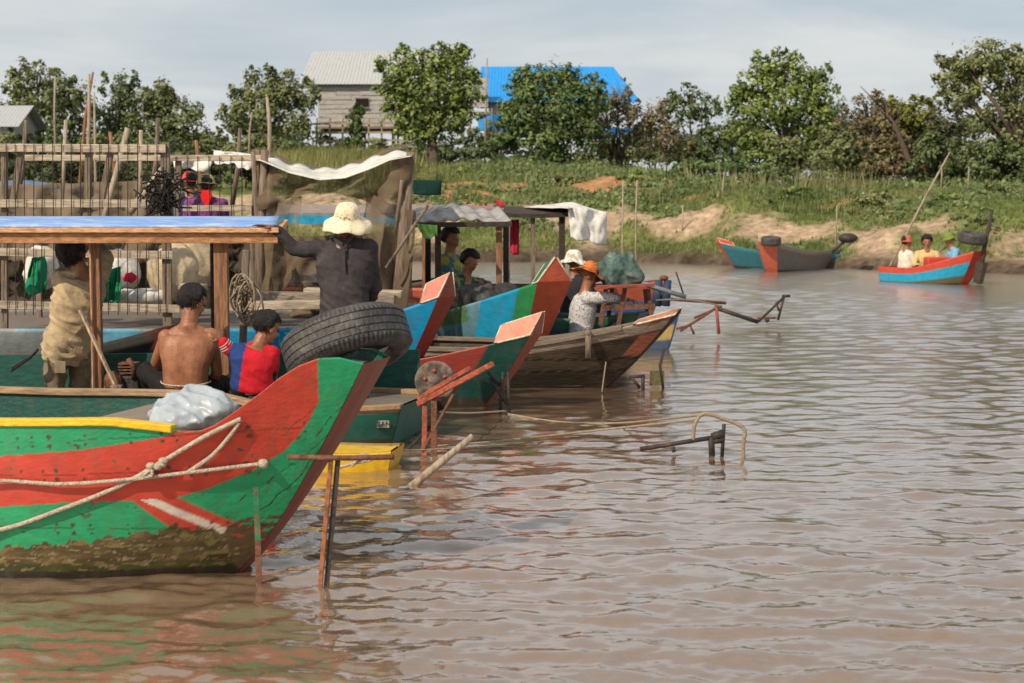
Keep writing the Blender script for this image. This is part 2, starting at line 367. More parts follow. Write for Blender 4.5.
# ================================================================== bank and land
TT = np.array([-8, -3, 0, .35, .9, 2, 3.5, 6, 12, 22, 34, 60, 120, 900.]); ZZ = np.array([-1.2, -.5, -.03, .22, .42, .72, 1.12, 1.55, 2.2, 2.95, 3.4, 3.6, 3.8, 4.2])
def yb(x):
    x = np.asarray(x, float)
    base = np.interp(x, [-400, -30, 2.96, 8.4, 11.6, 16, 60, 400], [70, 52, 46.4, 42.0, 39.0, 37, 30, 10])
    return base + .9*(vnoise(x, x*0, .5, 5)-.5) + .5*(vnoise(x, x*0, 1.7, 6)-.5)
def tz(x, y):
    t = np.asarray(y, float) - yb(x)
    z = np.interp(t, TT, ZZ); z = z - np.clip(z-1.3, 0, 9)*np.clip((np.asarray(x)-3.5)/6, 0, 1)*.62; k = np.clip(t/2., 0, 1)
    z = z + k*(.55*(vnoise(x, y, .22, 1)-.5) + .35*(vnoise(x, y, .6, 2)-.5) + .16*(vnoise(x, y, 1.8, 3)-.5) + .10*(vnoise(x, y, 3.4, 4)-.5))
    sc = np.clip((vnoise(x, y, .33, 9)-.45)*5, 0, 1)*np.clip(t-1, 0, 1)*np.clip((9-t)/3, 0, 1)   # scarps
    return z + .28*sc
def soil(x, y):
    """1 = bare soil, 0 = grass"""
    t = np.asarray(y, float)-yb(x)
    a = vnoise(x, y, .30, 21)*.55 + vnoise(x, y, .9, 22)*.3 + vnoise(x, y, 2.4, 23)*.15
    band = np.exp(-((t-3.1)/1.9)**2)*.20*np.interp(x, [-400,-8,2,9,12,20], [.7,.7,1.1,1.0,.55,.5]) + np.exp(-((t-12)/5)**2)*.27*(np.abs(np.asarray(x)-.5) < 5.5) + np.exp(-(t/.7)**2)*.35
    return np.clip((a+band-.69)*7, 0, 1)
def land():
    xs = np.concatenate([[-900,-400,-150,-80,-50], np.arange(-34, 26, .24), [30,40,60,100,200,500,900]])
    ys = np.concatenate([[28, 33], np.arange(35.5, 92, .24), [95,100,110,130,170,250,400,700,1200,2200]])
    X, Y = np.meshgrid(xs, ys, indexing='ij'); Z = tz(X, Y); s = soil(X, Y)
    g1 = vnoise(X, Y, .5, 31)[..., None]; g2 = vnoise(X, Y, 1.9, 32)[..., None]
    grass = np.array([.075,.115,.028])*(1-g1) + np.array([.15,.16,.05])*g1; grass = grass*(.6+.7*g2)
    sand = np.array([.40,.285,.19])*(.7+.5*g2); sand = np.where((Y-yb(X))[..., None] > 7, sand*np.array([.95,.72,.5]), sand)
    wet = np.clip(1.35-(Y-yb(X))/.9, 0, 1)[..., None]
    c = grass*(1-s[..., None]) + sand*s[..., None]; c = c*(1-wet) + np.array([.085,.062,.042])*(.5+.8*g2)*wet
    nr, nc = X.shape; v = np.c_[X.ravel(), Y.ravel(), Z.ravel()]; idx = np.arange(nr*nc).reshape(nr, nc)
    f = np.stack([idx[:-1,:-1], idx[1:,:-1], idx[1:,1:], idx[:-1,1:]], -1).reshape(-1, 4)
    me = bpy.data.meshes.new('river_bank'); me.from_pydata(v.tolist(), [], f.tolist())
    at = me.color_attributes.new('Col', 'FLOAT_COLOR', 'POINT'); at.data.foreach_set('color', np.c_[c.reshape(-1,3), np.ones(nr*nc)].astype(np.float32).ravel())
    m = mat('bank_soil', attr=True, rough=.95, var=.45, scale=1.6, bump=.9, bscale=5, spec=.1)
    o = link('river_bank', me, m, None, True, fix=False); setp(o, 'grassy sandy river bank rising to flat land', kind='structure')
land()

def leafmesh(pos, nrm, size, cols, asp=.55):
    """one mesh of small pointed leaves"""
    n = len(pos); nrm = nrm/np.linalg.norm(nrm, axis=1, keepdims=True)
    a = rng.normal(size=(n, 3)); u = np.cross(nrm, a); u /= np.linalg.norm(u, axis=1, keepdims=True)+1e-9; v = np.cross(nrm, u)
    s = size[:, None]
    V = np.stack([pos-u*s, pos-v*s*asp+nrm*s*.1, pos+u*s, pos+v*s*asp+nrm*s*.1], 1).reshape(-1, 3)
    F = np.arange(4*n).reshape(-1, 4)
    C = np.repeat(cols, 4, axis=0)
    return V, F, C
def arrmesh(name, V, F, C):
    me = bpy.data.meshes.new(name); me.vertices.add(len(V)); me.vertices.foreach_set('co', V.astype(np.float32).ravel())
    k = F.shape[1]; me.loops.add(F.size); me.loops.foreach_set('vertex_index', F.astype(np.int32).ravel()); me.polygons.add(len(F))
    me.polygons.foreach_set('loop_start', np.arange(0, F.size, k)); me.polygons.foreach_set('loop_total', np.full(len(F), k))
    at = me.color_attributes.new('Col', 'FLOAT_COLOR', 'POINT'); at.data.foreach_set('color', np.c_[C, np.ones(len(C))].astype(np.float32).ravel())
    me.update(); return me

def blades(name, label, n, xr, yr, h, wdt, ca, cb, cond=None, lean=.5, per=4, dens_noise=None):
    x = rng.uniform(*xr, n); y = rng.uniform(*yr, n); t = y-yb(x)
    keep = (t > .5) & (soil(x, y) + rng.normal(0, .18, n) < .45)
    if cond is not None: keep &= cond(x, y, t)
    if dens_noise: keep &= vnoise(x, y, dens_noise, 44) + rng.normal(0, .1, n) > .45
    x, y = x[keep], y[keep]; n = len(x); z = tz(x, y)
    V = []; C = []
    tone = vnoise(x, y, .7, 51)
    for k in range(per):
        a = rng.uniform(0, 6.283, n); hh = h*rng.uniform(.5, 1.3, n); ww = wdt*rng.uniform(.6, 1.3, n)
        ox = rng.normal(0, h*.25, n); oy = rng.normal(0, h*.25, n)
        lx = np.cos(a)*hh*lean*rng.random(n); ly = np.sin(a)*hh*lean*rng.random(n)
        b = np.stack([x+ox, y+oy, z-.03], 1); px = np.stack([np.cos(a+1.57)*ww, np.sin(a+1.57)*ww*.6, a*0], 1); tip = b+np.stack([lx, ly, hh], 1)
        V.append(np.stack([b-px, b+px, tip], 1))
        m = np.clip(tone+rng.normal(0, .22, n), 0, 1)[:, None]
        C.append(np.repeat(((1-m)*np.array(ca)+m*np.array(cb))*rng.uniform(.7, 1.25, (n, 1)), 3, axis=0))
    V = np.concatenate(V).reshape(-1, 3); C = np.concatenate(C); F = np.arange(len(V)).reshape(-1, 3)
    o = link(name, arrmesh(name, V, F, C), M_leaf, None, fix=False); setp(o, label, 'grass', kind='stuff')
blades('short_grass', 'short green grass covering the sloping river bank', 52000, (-8, 17), (38, 72), .13, .025, (.085,.135,.035), (.25,.25,.095))
blades('scrub_grass', 'rough knee-high weeds on the upper bank', 16000, (-9, 19), (46, 84), .34, .035, (.075,.12,.032), (.24,.24,.09), cond=lambda x, y, t: t > 6, dens_noise=.35)
blades('tall_dry_grass', 'tall pale dry grass in front of the trees', 3400, (3.5, 15), (55, 76), .85, .022, (.12,.15,.05), (.42,.36,.18), cond=lambda x, y, t: (t > 13) & (x/y > .085) & (x/y < .22) & (vnoise(x, y, .9, 46)+rng.normal(0, .08, len(x)) > .62), lean=.55, dens_noise=.3)
blades('yellow_bank_grass', 'tall yellowish grass below the plank house', 6000, (-12, -4), (60, 80), .75, .03, (.13,.16,.045), (.30,.28,.10), cond=lambda x, y, t: x/y > -.14, lean=.5, dens_noise=.6)

def creeper():
    n = 60000; x = rng.uniform(-6, 17, n); y = rng.uniform(40, 76, n); t = y-yb(x)
    k = (t > 2.5) & (vnoise(x, y, .26, 61)*.6+vnoise(x, y, .9, 62)*.4+rng.normal(0, .05, n) > .52) & (soil(x, y) < .7)
    x, y = x[k], y[k]; n = len(x); z = tz(x, y) + rng.random(n)**2*.28*(.4+vnoise(x, y, .8, 63)) 
    pos = np.stack([x, y, z], 1); nr = rng.normal(0, .6, (n, 3))+np.array([-.2, -.4, .9])
    m = np.clip(vnoise(x, y, .6, 64)+rng.normal(0, .2, n), 0, 1)[:, None]
    c = (np.array([.075,.125,.035])*(1-m)+np.array([.21,.25,.095])*m)*rng.uniform(.7, 1.2, (n, 1))
    V, F, C = leafmesh(pos, nr, .075*rng.uniform(.6, 1.4, n), c, .8)
    o = link('creeping_plants', arrmesh('creeping_plants', V, F, C), M_leaf, None, fix=False); setp(o, 'low leafy creeping plants spread over the bank', 'ground cover', kind='stuff')
creeper()

# ================================================================== trees
def crown_mesh(clumps, d, base, n, size, ca, cb, sub=13, tight=.185, droop=0):
    n = int(n*1.2); size *= .82; ca = [q*1.15 for q in ca]; cb = [q*1.15 for q in cb]
    """clumps: (px, py, rx, ry) ellipses of foliage; returns mesh local to base"""
    s = S(d); Vs = []; more = []
    for (px, py, rx, ry) in clumps:
        for j in range(5):
            a = rng.uniform(-.7, 3.84); k = rng.uniform(.18, .46); q = rng.uniform(.85, 1.15); more.append((px+rx*math.cos(a)*q, py-ry*math.sin(a)*q, rx*k, ry*k))
    clumps = [(a, b, c*.88, e*.88) for a, b, c, e in clumps]+more; tot = sum(c[2]*c[3] for c in clumps)
    for (px, py, rx, ry) in clumps:
        c = np.array(P(px, py, d)); r = np.array([rx/s, (rx+ry)/2/s, ry/s]); m = int(n*rx*ry/tot)
        k = max(6, int(sub*math.sqrt(rx*ry)/14))
        dirs = rng.normal(size=(k, 3)); dirs /= np.linalg.norm(dirs, axis=1, keepdims=True)
        rad = rng.uniform(.30, 1.0, k)**.6; sc = dirs*rad[:, None]
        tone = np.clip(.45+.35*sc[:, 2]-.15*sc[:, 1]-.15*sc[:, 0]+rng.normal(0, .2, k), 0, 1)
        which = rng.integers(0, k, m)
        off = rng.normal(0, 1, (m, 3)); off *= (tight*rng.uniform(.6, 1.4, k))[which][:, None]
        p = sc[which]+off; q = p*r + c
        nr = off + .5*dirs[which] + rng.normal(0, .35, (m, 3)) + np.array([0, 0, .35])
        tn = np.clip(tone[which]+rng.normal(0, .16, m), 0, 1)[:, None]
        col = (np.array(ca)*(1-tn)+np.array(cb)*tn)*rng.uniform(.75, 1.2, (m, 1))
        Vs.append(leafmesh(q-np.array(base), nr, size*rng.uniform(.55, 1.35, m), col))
    V = np.concatenate([a[0] for a in Vs]); C = np.concatenate([a[2] for a in Vs]); F = np.arange(len(V)).reshape(-1, 4)
    return arrmesh('crown', V, F, C)
def tree(label, bx, d, clumps, n=6000, size=.13, ca=(.025,.05,.014), cb=(.10,.15,.035), stems=1, tr=.16, name='tree', group=None, lean=None, cat='tree', **kw):
    X = (bx-512)/F_PX*d; base = Vector((X, d, float(tz(X, d))-.1))
    t = empty(name, base, 0, label, cat, group)
    mb = MB(); cs = sorted(clumps, key=lambda c: -c[2]*c[3])
    for k in range(stems):
        b0 = base + Vector((rng.normal(0, .25)*(k > 0), rng.normal(0, .2)*(k > 0), -.1))
        top = Vector(P(cs[0][0], cs[0][1], d)) + Vector((rng.normal(0, .3)*(stems > 1), 0, 0)); mid = b0.lerp(top, .5)+Vector((rng.normal(0, .18), rng.normal(0, .1), 0))
        fk = b0.lerp(mid, .85)
        mb.tube([b0, b0.lerp(mid, .5)+Vector((.04, 0, 0)), mid, top], [tr*1.25, tr*.95, tr*.75, tr*.3], 9)
        for c in cs[1:]:
            e = Vector(P(c[0], c[1], d)) + Vector((0, rng.normal(0, .3), 0)); m2 = fk.lerp(e, .55)+Vector((rng.normal(0, .1), rng.normal(0, .15), .15))
            mb.tube([fk, m2, e], [tr*.55, tr*.35, tr*.12], 6)
        for c in cs:
            for j in range(5):
                s = S(d); e0 = Vector(P(c[0], c[1], d)); dr = Vector(rng.normal(size=3)).normalized()
                e = e0+Vector((dr.x*c[2]/s, dr.y*c[2]/s, abs(dr.z)*c[3]/s))*.9; mb.tube([e0.lerp(fk, .2), e0.lerp(e, .5)+Vector((0, 0, .08)), e], [tr*.22, tr*.15, tr*.05], 5)
    mb.build('trunk', M_bark, t, True)
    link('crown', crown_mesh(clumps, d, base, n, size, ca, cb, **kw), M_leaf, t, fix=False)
    return t
G_T = 'trees along the far bank'
OLV = dict(ca=(.075,.096,.034), cb=(.23,.245,.10)); DRK = dict(ca=(.045,.075,.028), cb=(.155,.195,.075)); LIT = dict(ca=(.065,.11,.025), cb=(.25,.30,.085)); BRN = dict(ca=(.10,.080,.04), cb=(.25,.20,.10))
tree('thin tall tree with ragged crown at the far left edge', 26, 84, [(30,98,24,28),(16,85,12,14),(40,78,14,12),(44,120,26,26),(14,125,20,28),(36,150,34,22)], 5000, group=G_T, **OLV)
tree('slender tree standing right of the far-left ragged tree', 66, 86, [(62,84,17,16),(76,104,20,24),(58,115,20,24),(80,135,24,24),(70,155,30,18)], 4000, group=G_T, **OLV)
tree('dark dense tree left of the sloping olive crown', 122, 88, [(122,92,16,22),(112,112,18,22),(134,110,20,26),(118,138,28,24),(126,158,34,16)], 5500, group=G_T, **DRK)
tree('olive tree whose crown slopes down to the right', 168, 86, [(152,96,18,18),(168,112,22,22),(184,128,24,20),(150,128,24,26),(196,142,22,16),(170,150,40,18)], 6500, group=G_T, **OLV)
tree('broad olive tree just left of the grey plank house', 268, 82, [(250,100,20,24),(272,86,22,18),(292,98,22,24),(236,118,16,24),(268,122,32,28),(300,124,20,24),(256,146,36,18),(292,150,26,14)], 8500, group=G_T, **OLV)
tree('leafy tree with red-tinged trunk in front of the plank house', 432, 74, [(402,72,22,20),(438,64,20,18),(458,68,18,18),(394,92,18,16),(426,94,32,24),(462,94,22,22),(408,116,24,18),(448,118,28,18),(430,134,30,12)], 9500, .125, stems=3, tr=.17, group=G_T, sub=22, **LIT)
tree('round dark green tree in front of the blue roofed house', 556, 72, [(552,84,34,22),(530,98,26,24),(580,100,26,26),(555,112,40,28),(528,125,24,22),(588,126,22,20),(552,142,42,22),(545,158,26,10)], 11000, .12, group=G_T, sub=24, ca=(.045,.08,.024), cb=(.165,.22,.07))
tree('bare brownish tree right of the round dark tree', 618, 74, [(618,98,14,18),(606,118,18,20),(632,120,18,18),(618,142,28,18)], 1900, .11, stems=3, tr=.08, group=G_T, **BRN)
tree('small dark tree with open crown in the middle of the bank', 690, 78, [(690,96,20,11),(678,112,16,14),(702,112,20,16),(690,134,30,18),(720,140,24,14),(700,152,36,12),(670,160,26,10),(712,162,26,10)], 4800, .12, tr=.1, group=G_T, **DRK)
tree('large bright green tree standing highest above the grassy bank', 786, 70, [(778,68,24,18),(800,80,26,22),(764,88,20,20),(786,104,42,26),(822,96,16,22),(752,112,24,22),(816,124,24,24),(780,134,40,20),(744,136,18,16),(760,160,30,14),(800,162,34,14),(836,164,24,12)], 11500, .12, group=G_T, sub=15, **LIT)
tree('brown sparse tree leaning behind the dry grass', 872, 66, [(868,112,20,18),(884,128,26,22),(860,138,26,22),(896,148,28,20),(880,164,44,16)], 4200, .11, stems=3, tr=.08, group=G_T, **BRN)
tree('yellow-green bushy tree right of the brown sparse tree', 912, 66, [(908,114,20,18),(922,126,18,20),(904,140,22,18)], 3600, .11, tr=.1, group=G_T, ca=(.06,.075,.014), cb=(.20,.20,.04))
tree('olive brown shrubby tree beside the big right-hand tree', 946, 63, [(946,128,22,20),(958,150,32,24),(930,165,32,20),(975,172,32,16)], 5200, .10, stems=2, tr=.07, group=G_T, ca=(.035,.045,.018), cb=(.11,.11,.045))
tree('big tree with long limbs at the right edge', 1000, 58, [(990,58,34,20),(968,72,18,18),(1018,68,24,22),(998,86,34,18),(1030,96,28,26),(958,96,18,18),(948,78,14,14),(1012,120,28,18),(974,118,20,20),(1040,130,26,24),(1000,150,30,22),(1030,165,36,20)], 11500, .10, group=G_T, tr=.2, **OLV)
for i, (px, d, cl) in enumerate([(728, 84, [(735,132,26,16),(752,146,28,14),(715,150,26,12)]), (846, 76, [(840,140,26,18),(850,158,30,14)]), (652, 84, [(650,138,20,18),(640,152,26,12)]), (206, 80, [(208,152,24,12),(232,156,26,12)]), (500, 84, [(492,140,24,14),(508,152,26,12)]), (340, 86, [(330,150,26,14),(352,156,24,10)]), (452, 80, [(440,152,26,14),(468,154,24,14),(490,156,18,10)]), (400, 81, [(392,154,26,12),(416,156,22,10)])]):
    tree(['dark shrub between the small dark tree and the bright tree', 'shrub at the right foot of the bright green tree', 'shrub below the right end of the blue roof', 'low shrub at the end of the sloping olive crown', 'shrub under the left end of the blue roof', 'shrub under the stilts of the plank house', 'shrub right of the red-tinged trunk', 'shrub left of the red-tinged trunk'][i],
         px, d, cl, 2400, .12, name='shrub', tr=.06, stems=2, group='shrubs between the trees', cat='shrub', **(DRK if i % 2 == 0 else OLV))
tree('rounded mound of pale green vines on the upper bank', 726, 62, [(716,168,32,12),(752,172,30,11),(690,178,24,12),(775,180,24,10),(660,184,24,9)], 6000, .10, name='vine_mound', tr=.04, cat='shrub', ca=(.05,.095,.025), cb=(.15,.21,.07))
tree('post wrapped in bright green vine below the plank house', 356, 78, [(356,118,8,10),(354,134,10,14),(357,152,11,14)], 2200, .10, name='vine_post', tr=.07, cat='shrub', ca=(.05,.09,.02), cb=(.13,.19,.04))
tree('small bush at the water edge behind the moored far boats', 745, 50, [(745,205,20,8),(770,208,16,6)], 1500, .07, name='bush', tr=.03, cat='shrub', ca=(.04,.075,.02), cb=(.13,.17,.05))
for i, (px, d, cl) in enumerate([(10, 78, [(0,150,24,16),(22,156,24,12)]), (60, 80, [(50,148,24,16),(78,154,26,14)]), (112, 79, [(102,152,24,16),(130,150,24,16)]), (160, 78, [(156,152,26,16),(182,158,24,10)]), (250, 78, [(240,156,22,12),(262,152,24,14)]), (300, 80, [(290,152,24,14),(312,158,18,8)]), (610, 80, [(600,150,26,14),(628,156,22,10)])]):
    tree(['dark shrub at the extreme left behind the rails', 'shrub under the far-left ragged tree', 'shrub under the dark dense tree', 'shrub under the sloping olive crown', 'shrub behind the thick pale post', 'shrub at the left stilts of the plank house', 'shrub under the bare brownish tree'][i],
         px, d, cl, 2600, .12, name='shrub', tr=.05, stems=2, group='shrubs between the trees', cat='shrub', **(OLV if i % 2 == 0 else DRK))
def dead(label, p, d):
    base = Vector(P(*p[0], d)); base.z = float(tz(base.x, base.y))-.1; t = empty('dead_trunk', base, 0, label, 'dead tree')
    mb = MB(); pts = [base]+[Vector(P(a, b, d)) for a, b in p[1:]]; mb.tube(pts, list(np.linspace(.14, .05, len(pts))), 8)
    for k in range(7):
        q = pts[-2].lerp(pts[-1], k/7); mb.tube([q, q+Vector((rng.normal(0, .5), rng.normal(0, .3), .5+.4*rng.random()))], [.035, .012], 5)
    mb.build('trunk', M_bark, t, True)
dead('dark leaning dead trunk with bare twigs in the dry grass', [(918,182), (908,158), (896,128), (885,110)], 60)

# ================================================================== houses on stilts
M_tin = mat('grey_tin_roof', (.40,.41,.41), .55, .25, 3, (6,1,1), .3, 6, (.22,.16,.12), .58, .72, .4)
M_plank = wood('house_planks', (.44,.415,.385), (.19,.175,.16))
M_blueroof = mat('blue_roof', (.012,.25,.66), .55, .2, 2, (8,1,1), .3, 8, (.05,.30,.60), .5, .7, .4)
M_bluetarp = mat('blue_tarp', (.015,.26,.66), .6, .2, 3, bump=.4, bscale=8)
M_dark = mat('dark_opening', (.012,.011,.010), .9, .2)
def house(label, x0, x1, d, ridge_py, eave_py, floor_py, roofmat, wallmat, depth, over=.35, gable_over=.5, ground=168, hip=(0,0)):
    A = Vector(P(x0, floor_py, d)); Bp = Vector(P(x1, floor_py, d)); zf = A.z; ze = P(x0, eave_py, d).z; zr = P(x0, ridge_py, d+depth/2).z
    t = empty('stilt_house', ((A.x+Bp.x)/2, d+depth/2, float(tz((A.x+Bp.x)/2, d))-.1), 0, label, 'house')
    w = MB(); th = .08; yc = d+depth/2
    w.box(((A.x+Bp.x)/2, d+th/2, (zf+ze)/2), (Bp.x-A.x, th, ze-zf)); w.box(((A.x+Bp.x)/2, d+depth-th/2, (zf+ze)/2), (Bp.x-A.x, th, ze-zf))
    for X in (A.x, Bp.x):
        w.prism([(X-.04, d+.085, zf), (X-.04, d+depth-.085, zf), (X-.04, d+depth-.085, ze), (X-.04, yc, zr-.12), (X-.04, d+.085, ze)], (.08, 0, 0))
    n = int((ze-zf)/.22)
    for k in range(n):   # overlapping wall boards
        z = zf+.02+k*.22; xx = A.x+.01; zz = z+.1
        while xx < Bp.x-.05:
            x2 = min(Bp.x-.01, xx+rng.uniform(.8, 2.2)); j = rng.normal(0, .02); w.bar((xx, d-.014-rng.random()*.03, zz+j), (x2-.02, d-.014-rng.random()*.03, zz+j+rng.normal(0, .02)), .02, .2); xx = x2
    w.build('wall', wallmat, t)
    for sgn in (-1, 1):
        rf = MB(); nn = int((Bp.x-A.x+2*gable_over)/.16); ey = yc+sgn*(depth/2+over); ez = ze-(zr-ze)/(depth/2)*over
        pr = []
        for i in range(nn*2+1):
            X = A.x-gable_over+(Bp.x-A.x+2*gable_over)*i/(nn*2); b = .025*(i % 2); pr.append((X, b))
        rf.loft([[Vector((X, yc, zr+b)) for X, b in pr], [Vector((X+hip[1]*max(0,(i_-len(pr)*.5)/len(pr)*2)-hip[0]*max(0,(len(pr)*.5-i_)/len(pr)*2), ey, ez+b)) for i_, (X, b) in enumerate(pr)]], closed=False)
        rf.build('roof', roofmat, t, solid=.02)
    fl = MB(); fl.box(((A.x+Bp.x)/2, yc-.3, zf-.06), (Bp.x-A.x+.3, depth+.9, .1)); fl.build('floor', M_greywood, t)
    m = max(4, int((Bp.x-A.x)/1.5))
    for i in range(m):
        for yy in (d+.1, d+depth-.2):
            X = A.x+.1+(Bp.x-A.x-.2)*i/(m-1); g = float(tz(X, yy))-.2; s = MB(); s.tube([(X, yy, g), (X+rng.normal(0, .05), yy, zf-.1)], [.07, .055], 7); s.build('stilt', M_greywoodz, t)
    return t, A, Bp, zf, ze
t, A, Bp, zf, ze = house('grey plank house on stilts with corrugated tin roof', 319, 430, 86, 52, 80, 127, M_tin, M_plank, 4.5, hip=(.5,.1))
for px in (362, 410):
    wn = MB(); q = P(px, 103, 85.9); wn.box(q, (.62, .06, .42)); f = wn.build('window', M_dark, t)
    fr = MB(); fr.bar(q+Vector((-.36, -.05, -.24)), q+Vector((.36, -.05, -.24)), .05, .06); fr.bar(q+Vector((-.36, -.05, .24)), q+Vector((.36, -.05, .24)), .05, .06); fr.build('frame', M_greywood, f)
pl = MB()
for py in (124, 133, 141): pl.bar(P(312, py, 84.6), P(424, py-1, 84.6), .06, .1)
for px in range(316, 424, 13): pl.tube([P(px, 168, 84.7), P(px+1, 118, 84.7)], .045, 6)
pl.build('verandah_rail', M_palewoodz, t)
t, A, Bp, zf, ze = house('blue roofed house on stilts behind the round dark tree', 490, 606, 88, 67, 98, 132, M_blueroof, M_plank, 5.0, ground=165, hip=(.1,1.3))
for (a, b, c, e) in ((478,112,524,131), (530,118,560,132), (596,128,642,139)):
    tp = MB(); tp.grid(lambda u, v, a=a, b=b, c=c, e=e: P(a+(c-a)*u, b+(e-b)*v, 87.6)+Vector((0, .08*math.sin(u*14+v*3), 0)), 14, 6); tp.build('wall_tarp', M_bluetarp, t, True)
pw = MB()
for k in range(6): pw.bar(P(466, 80+k*5, 87.2), P(488, 80+k*5+rng.normal(0,.6), 87.2), .04, .24)
pw.build('plank_screen', M_plank, t)
pl = MB(); pl.bar(P(466, 113, 86.6), P(560, 112, 86.6), .1, .12); pl.bar(P(600, 134, 86.6), P(660, 136, 86.6), .1, .1)
for px in range(470, 560, 22): pl.tube([P(px, 166, 86.5), P(px, 108, 86.5)], .06, 6)
pl.build('verandah', M_greywood, t)
house('tin roofed shed on stilts cut by the left edge', -40, 10, 78, 106, 124, 146, M_tin, M_plank, 4.5)

for i, (px, d, cl, st) in enumerate([(700, 56, [(692,186,18,7),(708,188,14,6)], LIT), (800, 53, [(796,196,20,7),(812,200,14,5)], LIT), (880, 50, [(872,200,22,8),(892,203,16,6)], OLV), (640, 58, [(636,182,16,8),(652,184,14,6)], LIT), (960, 47, [(952,206,24,8),(976,209,18,7)], LIT), (850, 62, [(846,172,24,10),(864,176,16,8)], OLV), (470, 62, [(466,178,18,7),(482,180,14,6)], LIT), (570, 60, [(562,182,16,6),(578,183,14,6)], OLV), (1010, 50, [(1004,196,22,9),(1026,198,18,9)], OLV), (665, 74, [(655,128,18,24),(672,140,20,20)], BRN), (835, 72, [(830,122,16,22),(846,132,18,20)], OLV), (900, 72, [(890,120,24,22),(925,130,24,22)], BRN)]):
    tree(['low pale bush on the bank above the teal far boat', 'low pale bush above the grey far boat', 'low olive bush on the terrace left of the leaning pole', 'low bush behind the bamboo stakes', 'low pale bush on the terrace above the passenger boat', 'olive bush at the foot of the dry grass', 'low pale bush right of the net canopy', 'low olive bush above the white tarp', 'olive bush near the right edge of the bank', 'thin brown thicket left of the small dark tree', 'olive thicket filling behind the right side of the bright tree', 'brown thicket behind the yellow-green tree'][i],
         px, d, cl, 1500 if i < 9 else 2600, .085, name='bush', tr=.03, stems=2, group='bushes on the bank', cat='shrub', **st)
for i, (px, d, cl) in enumerate([(8, 54, [(4,168,30,16),(30,176,24,14)]), (70, 56, [(66,166,28,18),(92,176,26,14)]), (130, 55, [(124,170,28,16),(150,176,26,14)]), (190, 56, [(184,168,28,18),(212,176,26,14)]), (246, 57, [(240,166,24,14),(262,174,24,12)])]):
    tree(['dark thicket at the waterside, leftmost behind the fence', 'dark thicket second from left behind the fence', 'dark thicket behind the black twine tangle', 'dark thicket behind the purple shirt', 'dark thicket behind the left corner of the net canopy'][i], px, d, cl, 2600, .10, name='thicket', tr=.04, stems=2, group='thickets behind the fence', cat='shrub', ca=(.03,.042,.018), cb=(.10,.11,.05))
for i, (px, d, cl, st) in enumerate([(850, 62, [(842,150,26,20),(866,164,26,16)], OLV), (905, 61, [(896,160,28,20),(922,168,26,16)], BRN), (948, 60, [(942,158,28,22),(968,170,26,16)], DRK), (1000, 57, [(990,162,28,20),(1020,170,26,18)], DRK), (800, 64, [(792,152,28,14),(816,160,24,12)], OLV)]):
    tree(['olive thicket right below the bright tree', 'brown thicket round the leaning dead trunk', 'dark thicket under the olive brown shrubby tree', 'dark thicket under the big right-hand tree', 'olive thicket at the foot of the bright tree'][i], px, d, cl, 3400, .10, name='thicket', tr=.04, stems=2, group='thickets on the bank', cat='shrub', **st)
# tall poles standing on the bank and in the shallows
def pole(label, a, b, d, r=.05, m=None, name='pole', group='tall poles on the bank', water=False):
    p, q = Vector(P(*a, d)), Vector(P(*b, d)); mid = p.lerp(q, .5)+Vector((rng.normal(0, .04), 0, 0))
    g = -.3 if water or d < 45 else float(tz(p.x, p.y))-.1
    if not water: p = p + (p-q)*((p.z-g)/max(.01, q.z-p.z))
    mb = MB(); mb.tube([p, mid, q], [r, r*.85, r*.6], 8); o = mb.build(name, m or M_palewoodz, None, True); return setp(o, label, 'pole', group)
for i, (x, y0, y1, d, lb, r) in enumerate([(56,150,76,60,'pale upright pole farthest left behind the rail fence',.045),(87,160,74,44,'dark upright pole, left one of the pair behind the fence',.055),(95,160,92,47,'pale short pole beside the dark pair of poles',.04),
        (250,150,112,62,'short pale pole left of the tall post behind the canopy',.045),(268,152,97,50,'thick pale post rising behind the net canopy',.07),(485,160,58,80,'thin tall pole at the left end of the blue roof',.06)]):
    pole(lb, (x, y0), (x+(2 if i % 2 else -1), y1), d, r)
pole('dark leaning pole, right one of the pair behind the fence', (84,160), (93,72), 44.4, .05, M_brownwoodz)
pole('long thin pole leaning over the grassy bank beside the trees', (906,236), (950,152), 40.5, .03)
for x, y0, y1, lb in ((682,240,205,'thin stake behind the teal far boat'), (723,205,172,'thin stake on the bank above the teal far boat'), (836,232,205,'thin stake behind the grey far boat'), (622,270,180,'thin bamboo stake beside the white tarp'), (636,262,180,'second bamboo stake right of the white tarp'), (968,188,166,'short grey post below the olive brown tree'), (941,186,168,'short pale post near the leaning dead trunk')):
    pole(lb, (x, y0), (x+1, y1), {682:47.5, 723:52, 836:44, 622:40, 636:41, 968:52, 941:52}[x], .025, group='stakes along the bank')
